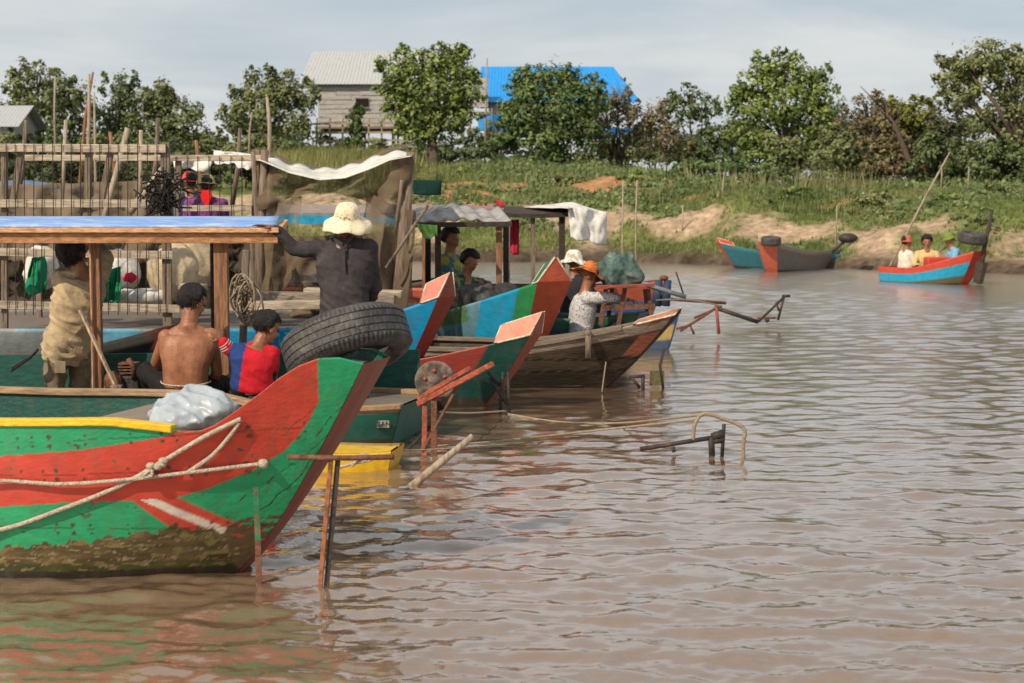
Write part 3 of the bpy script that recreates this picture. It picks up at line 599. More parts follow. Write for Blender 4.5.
# ================================================================== boats
def sm01(t): t = np.clip(t, 0, 1); return t*t*(3-2*t)
class Boat:
    """local axes: x towards the bow, origin at the foot of the stem on the waterline"""
    def __init__(s, name, label, px, d, yaw, L, B, z0, ztop, rake, rise0, colfn, incol=(.05,.07,.06), plate=(.04,.2), platecol=(.26,.055,.03), wb=.72, taper=.45, tp=2.2,
                 stemp=.85, N=110, M=26, facet=None, fcol=(.66,.19,.11), group=None, floor=.02, rail=None, railcol=(.2,.12,.07), risep=1.6, deck=None, deckcol=(.2,.14,.1), cat='boat', edge=(.55,.5,.42), railrange=(0,1), zk=-.22, m=None, sheer=None, t0w=.62):
        X = (px-512)/F_PX*d
        s.root = empty(name, (X, d, 0), -R(yaw), label, cat, group); s.M = MINV[s.root.name].inverted()
        s.L, s.B, s.z0, s.ztop, s.rake, s.zk = L, B, z0, ztop, rake, zk
        uu = np.linspace(0, 1, N)**.75 if N < 300 else np.concatenate([np.linspace(0, .5, 60)[:-1], np.linspace(.5, 1, N-59)]); vv = np.linspace(0, 1, M)
        s.sheer = lambda x: z0 + (ztop-z0)*np.clip((x-rise0)/(rake-rise0), 0, 1)**risep
        s.sheer = sheer or s.sheer
        s.xend = lambda z: np.where(z > 0, rake*np.clip(z/ztop, 0, 1.3)**stemp, z*.9)
        def pl(v): return plate[0] + (plate[1]-plate[0])*v
        s.pl = pl
        def half(u, v):
            mid = B*(wb+(1-wb)*np.clip(v, 0, 1)**.7); ub = 1-taper; q = 1-np.clip((u-ub)/taper, 0, 1)**tp
            st = .62+.38*np.clip(u/.25, 0, 1)**.6
            return pl(v) + (mid*st-pl(v))*q
        s.half = half
        def pt(u, v):
            xn = -L+(L+rake)*u; zs = s.sheer(xn); z = zk+(zs-zk)*v; x = -L+(s.xend(z)+L)*u; return x, half(u, v), z
        s.pt = pt
        U, V = np.meshgrid(uu, vv, indexing='ij'); x, y, z = pt(U, V)
        c = colfn(x, z, V, U); mb = MB()
        for sg in (1, -1):
            # outer skin, then rim and inner skin
            xi, yi, zi = pt(U, V); 
            vs = np.stack([x, sg*y, z], -1).reshape(-1, 3).tolist(); idx = np.arange(N*M).reshape(N, M)
            fs = np.stack([idx[:-1,:-1], idx[1:,:-1], idx[1:,1:], idx[:-1,1:]], -1).reshape(-1, 4).tolist()
            n0 = len(mb.v); mb.hascol = True; mb.v += vs; mb.f += [tuple(a+n0 for a in f) for f in fs]; mb.c += c.reshape(-1, 3).tolist()
            yy = np.maximum(y-.028, .004); n1 = len(mb.v)
            mb.v += np.stack([x-.02*(U > .97), sg*yy, z], -1).reshape(-1, 3).tolist(); mb.f += [tuple(a+n1 for a in f) for f in fs]
            ic = np.ones((N*M, 3))*np.array(incol)*(1-.35*rng.random((N*M, 1))); mb.c += ic.tolist()
            top = idx[:, -1]
            mb.f += [(int(top[i]+n0), int(top[i+1]+n0), int(top[i+1]+n1), int(top[i]+n1)) for i in range(N-1)]
        h = mb.build('hull', m or M_hull, s.root, True, local=True)
        for e in h.data.edges: pass
        # stern board
        zt = s.sheer(-L); y0 = half(0., 0.); y1 = half(0., 1.)
        tb = MB(); tb.prism([(-L-.012, -y0, zk), (-L-.012, y0, zk), (-L-.012, y1, zt), (-L-.012, -y1, zt)], (.03, 0, 0), col=tuple(colfn(np.array([-L]), np.array([.2]), np.array([.9]), np.array([0.]))[0])); tb.build('transom', m or M_hull, s.root, local=True)
        # stem plate (the flat face of the bow)
        sp = MB(); ring = []
        for v in np.linspace(0, 1, 14):
            zz = zk+(ztop-zk)*v; ring.append((float(s.xend(zz)), float(pl(v)), zz))
        vs = []; 
        for (xx, yy, zz) in ring: vs += [(xx+.004, -yy-.004, zz), (xx+.012, 0, zz), (xx+.004, yy+.004, zz)]
        fs = [(3*i+k, 3*i+k+1, 3*i+k+4, 3*i+k+3) for i in range(13) for k in (0, 1)]
        if facet:
            fl, fh, fin, tipx = facet   # length, height, inner half width, tip advance
            n = len(vs); xx, yy, zz = ring[-1]; tip = (xx+tipx, 0, zz+fh); vs += [(tip[0], -fin*.5, tip[2]), (tip[0], fin*.5, tip[2])]
            fs += [(n-3, n-2, n), (n-2, n+1, n), (n-2, n-1, n+1)]
        sp.add(vs, fs, platecol); sp.build('stem_plate', m or M_hull, s.root, local=True)
        if facet:
            u0 = (rake-fl+L)/(L+rake); a = pt(np.array(u0), np.array(1.)); a = [float(q) for q in a]
            for sg in (1, -1):
                F0 = Vector((a[0], sg*a[1], a[2])); F1 = Vector((xx, sg*yy, zz)); T1 = Vector((tip[0], sg*fin*.5, tip[2])); T0 = Vector((a[0]+.12*fl, sg*a[1]*t0w, a[2]+fh*.78))
                fb = MB(); um = [u0+(1-u0)*i/8 for i in range(9)]; lo = []; hi = []
                for i, u in enumerate(um):
                    q = [float(k) for k in pt(np.array(u), np.array(1.))]; lo.append(Vector((q[0], sg*q[1], q[2]))); hi.append(T0.lerp(T1, i/8))
                fb.loft([lo, hi], closed=False, col=fcol); fb.build('prow_facet', m or M_hull, s.root, local=True, solid=.012)
                eb = MB(); eb.tube([T0, F0]+lo[1:]+[T1, T0], .009, 5); eb.build('prow_edging', mat('cream_edge_paint', (.62,.55,.42), .7, .3, 12, col2=(.3,.2,.13)), s.root, True, local=True)
            bk = MB(); bk.add([(T0.x, T0.y, T0.z), (T0.x, -T0.y, T0.z), (T1.x, -T1.y, T1.z), (T1.x, T1.y, T1.z), (F0.x, F0.y, F0.z-.02), (F0.x, -F0.y, F0.z-.02)], [(0,1,2,3), (0,4,5,1)], tuple(k*.6 for k in fcol)); bk.build('prow_cap', m or M_hull, s.root, local=True)
        # gunwale strips
        if rail is not None:
            for sg in (1, -1):
                ups = np.linspace(railrange[0], railrange[1], 40); rb = MB(); rings = []
                for u in ups:
                    q = [float(k) for k in pt(np.array(u), np.array(1.))]; y_ = q[1]; wv, hv = rail
                    rings.append([Vector((q[0], sg*(y_+.010), q[2]-hv*.6)), Vector((q[0], sg*(y_+.010), q[2]+hv*.4)), Vector((q[0], sg*max(.004, y_-wv), q[2]+hv*.4)), Vector((q[0], sg*max(.003, y_-wv), q[2]-hv*.6))])
                rb.loft(rings, col=railcol); rb.build('gunwale', m or M_hull, s.root, local=True, bevel=.006)
        # floor boards
        fb = MB(); us = np.linspace(.02, .93, 30); rl = []; rr = []
        vf = (floor-zk)/(z0-zk)
        for u in us:
            q = [float(k) for k in pt(np.array(u), np.array(min(vf, .95)))]; rl.append(Vector((q[0], -q[1]+.03, floor))); rr.append(Vector((q[0], q[1]-.03, floor)))
        fb.loft([rl, rr], closed=False); fb.build('floor_boards', M_greywood, s.root, local=True)
        if deck:
            dk = MB(); us = np.linspace((deck[0]+L)/(L+rake), deck[1] if len(deck) > 1 else .985, 24); rl = []; rr = []
            for u in us:
                q = [float(k) for k in pt(np.array(u), np.array(.96))]; rl.append(Vector((q[0], -q[1]+.012, q[2]))); rr.append(Vector((q[0], q[1]-.012, q[2])))
            dk.loft([rl, rr], closed=False, col=deckcol); dk.build('foredeck', m or M_hull, s.root, local=True)
    def W(s, x, y, z): return s.M @ Vector((x, y, z))

def C3(*c): return np.array(c)
def flat(*bands, noise_=.0):
    """bands: list of (v_from, colour) upwards"""
    def fn(x, z, v, u):
        c = np.zeros(x.shape+(3,))
        for v0, col in bands: c[v >= v0] = col
        return c
    return fn

# ---- the red and green boat in the foreground
def colA(x, z, v, u):
    X = 240+208*x-57*(.58*(1-np.clip((x+1.05)/1.7, 0, 1)**2)+.02)-20*np.clip(x/.3, 0, 1); Y = 574-219*z
    G = C3(.018,.29,.12); Rd = C3(.50,.055,.032); W = C3(.62,.55,.46); Ms = C3(.085,.062,.024); Dk = C3(.025,.02,.012)
    wob = 2.2*np.sin(X*.21)+1.5*np.sin(X*.53+1)
    c = np.zeros(x.shape+(3,)); c[:] = G
    up = np.interp(X, [-600,0,100,180,237,270,310,420], [470,450,441,428,406,330,260,200]); lo = np.interp(X, [-600,0,80,180,215,245,272,295,308,316], [505,500,494,491,481,465,442,417,395,330])
    c[(Y > up) & (Y < lo) & (X < 318)] = Rd
    st = (Y > 491) & (X > 142+(Y-492)*1.0) & (X < 186+(Y-491)*1.45); c[st] = Rd
    wv = X-(157+(Y-491)*1.62); c[st & (np.abs(wv) < 8) & (Y < 531)] = W
    ml = np.interp(X, [-600,0,100,180,215,235,252], [556,542,533,521,528,540,548])+wob
    ms = Y > ml; n = vnoise(X*.5, Y*2.2, .10, 71)[..., None]; n2 = vnoise(X*.45, Y*1.7, .22, 72)[..., None]*.7+vnoise(X, Y*2, .5, 74)[..., None]*.3; n3 = vnoise(X*.6, Y*3, .2, 73)[..., None]*.75+vnoise(X, Y*2, .6, 76)[..., None]*.25
    mc = Ms*(.45+1.1*n) ; mc = np.where(n2 > .62, C3(.17,.135,.05), mc); mc = np.where(n3 > .75, C3(.24,.19,.12), mc)
    mc = np.where(((Y > 558)[..., None]) & (n2 < .6), C3(.045,.05,.012)*(.6+n), mc); mc = np.where(n3 < .2, C3(.16,.05,.025), mc)
    c[ms] = mc[ms]
    c[(Y > 566) & ms] = Dk
    bl = np.clip((X-205)/30, 0, 1)*np.clip((Y-505)/25, 0, 1)     # dirty foot of the stem
    c = np.where((bl[..., None] > .4) & (n2 > .45), C3(.10,.06,.03), c)
    # seams between planks, nail heads, cracks
    def seg(x0, y0, x1, y1, wd):
        L2 = (x1-x0)**2+(y1-y0)**2; t = np.clip(((X-x0)*(x1-x0)+(Y-y0)*(y1-y0))/L2, 0, 1); wv = .6*np.sin(t*9+x0)
        return np.hypot(X-x0-t*(x1-x0)+wv, Y-y0-t*(y1-y0)+wv) < wd
    brk = vnoise(X, Y, .09, 75) > .35
    for k, sl in ((468, .03), (519, -.02), (436, .05)):
        c[(np.abs(Y-(k-sl*X)) < .7) & brk] *= .5
        for j in range(-8, 11):
            for dy in (-4, 5):
                xx = j*28+13*np.sin(j*5+k); yy = k-sl*xx+dy; c[np.hypot(X-xx, Y-yy) < (1.5 if j % 3 else 2.3)] = C3(.06,.045,.03)
    for s_ in ((240,512,266,484,.8),(266,484,306,440,.7),(250,478,312,430,.5),(300,430,345,385,.7),(232,496,262,470,.6),(258,520,282,490,.8),(215,508,250,536,.7),(268,430,300,404,.5),(290,470,322,430,.5)):
        c[seg(*s_[:4], s_[4]*.7) & (vnoise(X, Y, .2, 77) > .3)] = C3(.02,.06,.03)
    fl = vnoise(X, Y, .16, 78)*.6+vnoise(X, Y, .5, 79)*.4
    c[(fl > .86) & (Y < 545)] = C3(.13,.09,.06)
    return c
A = Boat('river_boat', 'red and green painted boat nearest the camera with yellow rail and tyre on its prow', 240, 7.78, 15, 5.2, .62, .725, .985, .66, -.02, colA,
         incol=(.012,.085,.065), sheer=lambda x: np.interp(x, [-6,-1.2,-.27,.0,.08,.14,.19,.25,.31,.36,.41,.47,.56,.66], [.72,.715,.735,.705,.69,.695,.72,.785,.86,.93,.98,1.01,1.012,.985]), plate=(.03,.175), wb=.84, taper=.27, tp=2.0, stemp=.82, N=720, M=140, group='painted wooden river boats', floor=.1, risep=.9, deck=(-.55,), deckcol=(.22,.16,.11),platecol=(.22,.05,.028))
yr = MB(); rings = []
for u in np.linspace(.0, (5.2+.02)/5.86, 60):
    q = [float(k) for k in A.pt(np.array(u), np.array(1.))]; rings.append([Vector((q[0], -q[1]-.014, q[2]-.014)), Vector((q[0], -q[1]-.014, q[2]+.018)), Vector((q[0], -q[1]+.05, q[2]+.018)), Vector((q[0], -q[1]+.05, q[2]-.014))])
yr.loft(rings); M_yel = mat('yellow_paint', (.72,.45,.02), .5, .2, 7, (1,1,3), .3, 30, (.25,.16,.07), .63, .72); yr.build('gunwale', M_yel, A.root, local=True, bevel=.005)
yr = MB(); yr.loft([[Vector((p.x, -p.y, p.z)) for p in r] for r in rings]); yr.build('gunwale', wood('tan_gunwale', (.36,.24,.14), (.2,.13,.08)), A.root, local=True, bevel=.005)
bl = MB()  # iron blade bolted to the stem, post and crossbar in the water
bl.bar(P(256,487,7.46), P(258,541,7.45), .026, .012); a = bl.build('rudder_strap', mat('green_iron', (.02,.14,.06), .6, .3, 8, col2=(.22,.06,.03), lo=.5, hi=.6), A.root)
bl = MB(); bl.bar(P(258,540,7.45), P(259,590,7.45), .026, .012); bl.build('rudder_strap', M_rust, A.root)

# ---- iron bracket standing in the water off its stem
t = empty('propeller_bracket', P(322, 585, 7.5), 0, 'rusty iron post with crossbar standing in the water off the green prow', 'boat gear')
b = MB(); b.tube([P(288,457,7.42), P(345,458,7.40), P(394,457,7.38)], .012, 8); b.build('crossbar', M_rust, t, True)
b = MB(); b.bar(P(331,459,7.42), P(319,600,7.42), .02, .022); b.build('post', mat('orange_rust', (.30,.11,.05), .8, .4, 9, col2=(.10,.05,.03), bump=.5), t, bevel=.003)
b = MB(); b.bar(P(338,459,7.44), P(325,602,7.44), .022, .022); b.build('post', M_darkiron, t)

# ---- teal boat with the blue roof
TE = (.010,.095,.072)
def colE(x, z, v, u):
    c = np.zeros(x.shape+(3,)); n = vnoise(x, z*3, 4., 81)[..., None]; c[:] = C3(*TE); c = c*(.75+.5*n)
    c[(z < .06)] = C3(.04,.04,.025); c[v > .93] = C3(.30,.19,.10)
    return c
E = Boat('covered_boat', 'teal boat under the blue roof, with a square stern and open hull', 405, 12.05, 13, 4.6, .64, .28, .29, .10, -.3, colE, incol=(.012,.085,.065), plate=(.33,.45), wb=.85, taper=.2, tp=3, N=140, M=20,
         group='painted wooden river boats', floor=-.09, platecol=TE, rail=(.07,.035), railcol=(.33,.21,.11), deck=(-1.25,), deckcol=(.16,.13,.10))
# roof
rb = MB(); rz = P(0, 236, 12.3).z
x0, x1 = P(-60, 0, 12.3).x, P(277, 0, 12.3).x
rb.bar((x0, 12.30, rz-.015), (x1-.01, 12.30, rz-.015), .05, .075); rb.bar((x0, 13.5, rz+.02), (x1-.12, 13.5, rz+.02), .05, .075)
rf = rb.build('roof_fascia', M_orangewood, E.root, bevel=.005)
rb = MB(); rb.bar((x0, 12.275, rz+.043), (x1, 12.275, rz+.043), .07, .036); rb.bar((x1-.005, 12.32, rz+.05), (x1-.12, 13.5, rz+.085), .05, .04); rb.build('roof_trim', wood('pale_new_timber', (.58,.33,.17), (.40,.21,.10)), E.root, bevel=.004)
M_bluepaint = mat('worn_blue_roof_paint', (.17,.33,.68), .5, .2, 3, (1,5,1), .3, 20, (.50,.56,.64), .48, .66)
rb = MB(); rb.grid(lambda u, v: Vector((x0+(x1-.03-.12*v-x0)*u, 12.31+1.2*v, rz+.066+.055*v+.03*math.sin(v*math.pi))), 30, 10); rb.build('roof', M_bluepaint, E.root, True, solid=.012)
for (px, d, w_, nm) in ((95, 12.42, .075, 0), (221, 12.38, .10, 0), (215, 13.35, .07, 1)):
    pb = MB(); top = P(px, 244, d); top.z = rz-.03; pb.bar((top.x, d, -.05), (top.x, d, top.z), w_, .07, (0,1,0)); pb.build('roof_post', M_brownwoodz if not nm else M_darkwood, E.root, bevel=.006)
pb = MB(); q = P(90, 244, 12.36); pb.bar((q.x, 12.36, .1), (q.x, 12.36, rz-.03), .012, .02); pb.build('pipe', wood('pipe_wood', (.45,.25,.14), (.25,.13,.08), 'z'), E.root)
# thwart, engine and dark boards on the far side
tb = MB(); tb.bar(P(-30,377,13.25), P(420,372,12.75), .03, .34); tb.build('side_board', mat('dark_teal_board', (.010,.07,.055), .6, .3, 3, (1,6,3), .3, 12, (.02,.03,.025)), E.root)
tb = MB(); tb.bar(P(104,385,12.75), P(230,388,12.6), .3, .03); tb.build('thwart', M_greywood, E.root)
eng = empty('engine', P(132, 398, 12.4), 0, 'small oily engine block beside the seated bare-backed man', 'engine')
eb = MB(); c0 = P(130, 384, 12.4); eb.box(c0+Vector((0,0,.0)), (.17,.2,.14)); eb.build('block', M_darkiron, eng, bevel=.015)
for k in range(4):
    f = MB(); f.box(c0+Vector((.0, -.02, .09+.022*k)), (.13,.15,.010)); f.build('fin', M_rust, eng)
f = MB(); f.lathe([(.0,.0),(.085,.0),(.085,.035),(.0,.035)], c0+Vector((-.09,-.08,.02)), (-.6,-.8,0), 20); f.build('flywheel', M_rust, eng, True)
f = MB(); f.tube([c0+Vector((.05,-.1,.05)), c0+Vector((.06,-.14,.14)), c0+Vector((.02,-.14,.2))], .018, 8); f.build('exhaust', M_rust, eng, True)
# stern plate with lettering patch
sp = MB(); q = P(383, 424, 11.58); sp.box(q, (.085,.006,.05)); sp.build('name_patch', mat('faded_patch', (.30,.27,.22), .8, .4, 14, col2=(.05,.09,.08), lo=.5, hi=.56), E.root)
tx = bpy.data.curves.new('lettering', 'FONT'); tx.body = 'DAN'; tx.size = .05; tx.align_x = 'CENTER'; tx.align_y = 'CENTER'; tx.extrude = .001
txo = bpy.data.objects.new('lettering', tx); COL.objects.link(txo); dgx = bpy.context.evaluated_depsgraph_get(); dgx.update(); tme = bpy.data.meshes.new_from_object(txo.evaluated_get(dgx)); bpy.data.objects.remove(txo)
tme.transform(MINV[E.root.name] @ Matrix.Translation(q+Vector((0,-.006,0))) @ Matrix.Rotation(R(90), 4, 'X')); tme.materials.clear()
link('lettering', tme, mat('dark_letter_paint', (.03,.05,.05), .8), E.root)

# ---- steering wheel disc and red iron frame at that stern
t = empty('motor_frame', P(430, 462, 11.3), 0, 'red iron motor frame with round spoked disc standing behind the teal stern', 'boat gear')
dk = MB(); cdk = P(435, 381, 11.45); ax = Vector((.12,-1,.06)); dk.lathe([(0,-.018),(.125,-.018),(.138,-.006),(.138,.012),(.125,.02),(.105,.014),(.03,.014),(.02,.03),(0,.03)], cdk, ax, 36); dk.build('disc', mat('worn_wood_disc', (.20,.155,.12), .8, .4, 8, col2=(.08,.06,.05), lo=.45, hi=.6, bump=.5), t, True)
for k in range(5):
    a = k*1.257+.4; xx, yy, aa = frame(ax); hb = MB(); hb.ell(cdk+aa*.016+xx*(math.cos(a)*.07)+yy*(math.sin(a)*.07), (.014,.014,.014), None, 8, 6); hb.build('bolt', M_redrust, t, True)
for (a, b_, w_, h_, m_) in (((418,404,11.35),(493,364,11.0),.03,.036,M_redrust), ((418,399,11.42),(470,368,11.2),.03,.03,M_redrust), ((425,400,11.35),(424,470,11.3),.035,.04,M_redrust), ((434,395,11.3),(434,472,11.25),.04,.035,M_rust), ((462,378,11.2),(422,452,11.3),.018,.018,M_rust), ((405,452,11.5),(432,425,11.35),.018,.018,M_darkiron)):
    fb = MB(); fb.bar(P(*a), P(*b_), w_, h_); fb.build('frame_bar', m_, t, bevel=.004)

# ---- low yellow edged boat under the prow
def colF(x, z, v, u):
    c = np.zeros(x.shape+(3,)); c[:] = C3(.01,.10,.08); c[v > .5] = C3(.66,.40,.015); return c
F = Boat('dugout', 'small low boat with bright yellow side half hidden under the green prow', 392, 10.75, 8, 2.2, .28, .115, .13, .03, -.2, colF, incol=(.2,.13,.03), plate=(.10,.20), wb=.8, taper=.3, N=80, M=20, floor=.02, platecol=(.6,.36,.02), deck=(-.9,), deckcol=(.63,.38,.015), group='painted wooden river boats')

# ---- dark teal boat with red upper strake and salmon facet
def colB(x, z, v, u):
    c = np.zeros(x.shape+(3,)); c[:] = C3(.008,.060,.048); c[(v > .70) & (u < .945)] = C3(.30,.045,.03); c[z < .09] = C3(.035,.03,.02); return c
B_ = Boat('river_boat', 'dark teal boat with red upper plank and salmon tipped prow behind the iron frame', 484, 13.9, 24, 4.6, .55, .34, .62, .46, -.75, colB, incol=(.20,.03,.02), plate=(.03,.12), taper=.42, N=150, M=40, facet=(.23,.18,.05,.07), risep=1.35, group='painted wooden river boats', deck=(-.5,), deckcol=(.24,.04,.03))
br = empty('prow_bracket', P(508, 412, 13.5), 0, 'dark iron bracket hanging into the water from the salmon tipped prow', 'boat gear')
for (a, b_) in (((508,372),(509,416)), ((503,372),(500,414)), ((490,378),(507,404)), ((500,385),(488,372))):
    fb = MB(); fb.tube([P(*a,13.55), P(*b_,13.5)], .014, 6); fb.build('bar', M_darkiron, br, True)

# ---- blue boat whose prow shows beside the tyre
def colC(x, z, v, u):
    c = np.zeros(x.shape+(3,)); c[:] = C3(.012,.10,.05); c[u > .935] = C3(.004,.25,.48); c[np.abs(u-.935) < .004] = C3(.6,.55,.45); c[z < .08] = C3(.04,.035,.025); return c
Cb = Boat('river_boat', 'bright blue prow with pink facet and brown face right of the tyre', 391, 14.5, 38, 4.2, .55, .42, .90, .62, -.6, colC, incol=(.03,.05,.05), plate=(.04,.11), taper=.45, N=150, M=34, facet=(.12,.20,.04,.05), fcol=(.55,.17,.11), risep=1.15, platecol=(.24,.06,.035), group='painted wooden river boats', deck=(-.4,), deckcol=(.02,.12,.05))

# ---- light blue boat with red diamond bow
def colD(x, z, v, u):
    n = vnoise(x, z*2, 3, 91)[..., None]
    c = np.zeros(x.shape+(3,)); c[:] = C3(.16,.34,.42)*.8; c = c*(.65+.6*n); c[(v > .80) & (x < -.3)] = C3(.08,.17,.07); c[(u > .895) & (v > .2)] = C3(.01,.28,.48); c[(u > .968)] = C3(.02,.22,.07); c[z < .14] = C3(.17,.14,.10); return c
D = Boat('roofed_boat', 'light blue boat with red diamond shaped bow face and grey roof', 521, 16.6, 55, 4.8, .62, .52, .93, .55, -1.0, colD, incol=(.12,.15,.14), plate=(.06,.20), taper=.40, t0w=.35, N=150, M=34, facet=(.05,.23,.03,.02), fcol=(.015,.11,.045), platecol=(.50,.085,.035), risep=1.5, group='painted wooden river boats', deck=(-1.5,), deckcol=(.08,.16,.07), edge=None)
rb = MB(); rb.grid(lambda u, v: P(413+u*98-v*12, 221-v*14+2.5*math.sin(u*9), 17.1+v*1.3)+Vector((0,0,.015*math.sin(u*40))), 40, 6); rb.build('roof', mat('grey_roof_sheet', (.33,.32,.30), .7, .3, 3, bump=.4, bscale=9, col2=(.16,.13,.11)), D.root, True, solid=.02)
rb = MB(); rb.bar(P(412,225,17.05), P(512,224,17.05), .05, .05); rb.build('roof_fascia', M_darkwood, D.root)
for px, py, d in ((438,330,17.2), (499,330,17.2), (506,300,18.2), (428,300,18.3)):
    pb = MB(); pb.bar(P(px,py,d), P(px,224,d), .06, .05, (0,1,0)); pb.build('roof_post', M_darkwood if px != 499 else M_brownwoodz, D.root)

# ---- weathered bare wooden boat
def colG(x, z, v, u):
    n = vnoise(x, z*9, 2.5, 95)[..., None]; n2 = vnoise(x, z*3, 7, 96)[..., None]
    c = np.zeros(x.shape+(3,)); c[:] = C3(.056,.040,.027); c = c*(.45+1.0*n)*(.8+.4*n2); c[z < .13] = C3(.028,.024,.016); c[(v > .86)] = (C3(.27,.22,.17)*(.7+.5*n2))[(v > .86)]
    c[(u > .972) & (n2[..., 0] > .35)] = (C3(.26,.085,.055)*(.6+.6*n2))[(u > .972) & (n2[..., 0] > .35)]; c[(u > .95) & (z < .3)] = (C3(.05,.036,.026)*(.5+n2))[(u > .95) & (z < .3)]
    for k in (.16, .27): c[np.abs(z-k-.06*np.clip(x, 0, 1)) < .006] *= .3
    return c
G = Boat('river_boat', 'weathered bare wooden boat with blunt red tinged prow, unpainted hull', 606, 15.45, 17, 4.4, .60, .36, .68, .66, -1.0, colG, incol=(.10,.08,.06), plate=(.03,.13), taper=.42, N=170, M=40, rail=(.07,.04), railcol=(.19,.15,.115), railrange=(0,.93), facet=(.28,.05,.08,.03), fcol=(.36,.16,.11), platecol=(.055,.038,.028), m=M_barehull, risep=1.8, group='painted wooden river boats', deck=(-.25,), deckcol=(.20,.16,.12))
pg = MB(); pg.bar(P(588,358,15.05), P(588,334,15.05), .05, .05, (0,1,0)); pg.ell(P(588,333,15.05), .035, None, 10, 8); pg.build('mooring_peg', M_greywoodz, G.root, True)
br = empty('rudder', P(662, 392, 15.3), 0, 'small square rudder plate on a thin rod below the weathered prow', 'boat gear')
fb = MB(); fb.tube([P(664,348,15.3), P(660,366,15.3), P(664,395,15.3)], .014, 6); fb.build('rod', M_darkiron, br, True)
fb = MB(); fb.box(P(657,378,15.3), (.13,.015,.13)); fb.build('plate', mat('mossy_plate', (.10,.085,.035), .8, .4, 8), br)
br = empty('prow_bracket', P(640, 390, 15.2), 0, 'short iron bracket at the waterline under the weathered prow', 'boat gear')
for (a, b_) in (((629,377),(645,376)), ((643,376),(643,393)), ((631,377),(640,388))):
    fb = MB(); fb.tube([P(*a,15.2), P(*b_,15.2)], .016, 6); fb.build('bar', M_darkiron, br, True)

# ---- dark blue boat with engine table behind it
N_ = Boat('river_boat', 'dark blue boat with red engine table behind the weathered boat', 618, 17.4, 20, 4.0, .55, .50, .56, .28, -.6, flat((0,(.05,.045,.04)), (.35,(.02,.055,.10)), (.85,(.03,.10,.06))), incol=(.05,.06,.06), plate=(.05,.2), taper=.4, N=110, M=24, group='painted wooden river boats', platecol=(.03,.05,.08))
t = empty('engine_table', P(628, 320, 17.2), 0, 'red painted slatted table with splayed legs carrying a wrapped engine', 'table')
tb = MB()
for k in range(5): tb.bar(P(596,287,16.9+k*.13), P(654,285,16.9+k*.13), .11, .03)
tb.build('table_top', mat('red_brown_boards', (.30,.07,.05), .7, .3, 4, (1,6,6), .4, 12, (.12,.06,.05)), t, bevel=.004)
for (a, b_, d) in (((606,289),(600,325),17.0), ((648,289),(652,322),17.0), ((625,289),(618,326),17.0), ((612,289),(608,320),17.5), ((645,289),(648,318),17.5)):
    lb = MB(); lb.bar(P(*a,d), P(*b_,d), .04, .04); lb.build('leg', M_rust, t)
sb = MB(); sb.bar(P(602,308,17.0), P(655,306,17.0), .03, .05); sb.build('stretcher', M_rust, t)
def lump(name, label, cat, c, r, m, seed=0, amp=.18, group=None, ws=(7,7,5), wr=.02, voxel=.02):
    """irregular soft bundle"""
    mb = MB(); mb.ell(c, r, None, 28, 18); vs = []
    for p in mb.v:
        q = Vector(p)-c; nn = 1+amp*mnoise.noise(Vector((q.x/r[0]*1.1+seed, q.y/r[1]*1.1, q.z/r[2]*1.1)))+amp*.5*mnoise.noise(Vector((q.x/r[0]*3+seed, q.y/r[1]*3, q.z/r[2]*3)))
        q = q*nn; q.z = max(q.z, -r[2]*.75); vs.append(tuple(c+q))
    mb.v = vs; me = remesh(mb, voxel, 1, wr, ws, seed); zmin = min(v.co.z for v in me.vertices)
    loc = Vector((c.x, c.y, zmin)); me.transform(Matrix.Translation(-loc)); o = link(name, me, m, None, True, loc=loc); return setp(o, label, cat, group)
M_gtarp = cloth('grey_green_tarp', (.07,.115,.10), (.22,.26,.22), .4); 
lump('wrapped_engine', 'engine wrapped in green and grey tarp on the red table', 'engine', P(621,272,17.1), (.19,.2,.20), M_gtarp, 3, .42, ws=(4,4,3.2), wr=.06, voxel=.016)
# far yellow and blue bow beyond
O_ = Boat('river_boat', 'small blue and cream bow peeking out behind the weathered prow', 668, 19.2, 12, 2.6, .36, .36, .42, .12, -.5, flat((0,(.06,.10,.16)), (.55,(.5,.36,.14)), (.8,(.03,.10,.26))), incol=(.1,.1,.1), plate=(.04,.1), taper=.5, N=80, M=20, group='painted wooden river boats', platecol=(.05,.1,.2))
pb = empty('mooring_post', P(662, 306, 18.6), 0, 'pair of dark blue stubby posts behind the weathered prow', 'post')
for px in (657, 666):
    b = MB(); b.tube([P(px-1,306,18.6), P(px+2,280,18.6)], [.055,.04], 8); b.build('post', mat('dark_blue_post', (.03,.055,.10), .7), pb, True)
b = MB(); b.ell(P(664,278,18.6), (.05,.05,.03), None, 10, 6); b.build('cap', M_rust, pb, True)
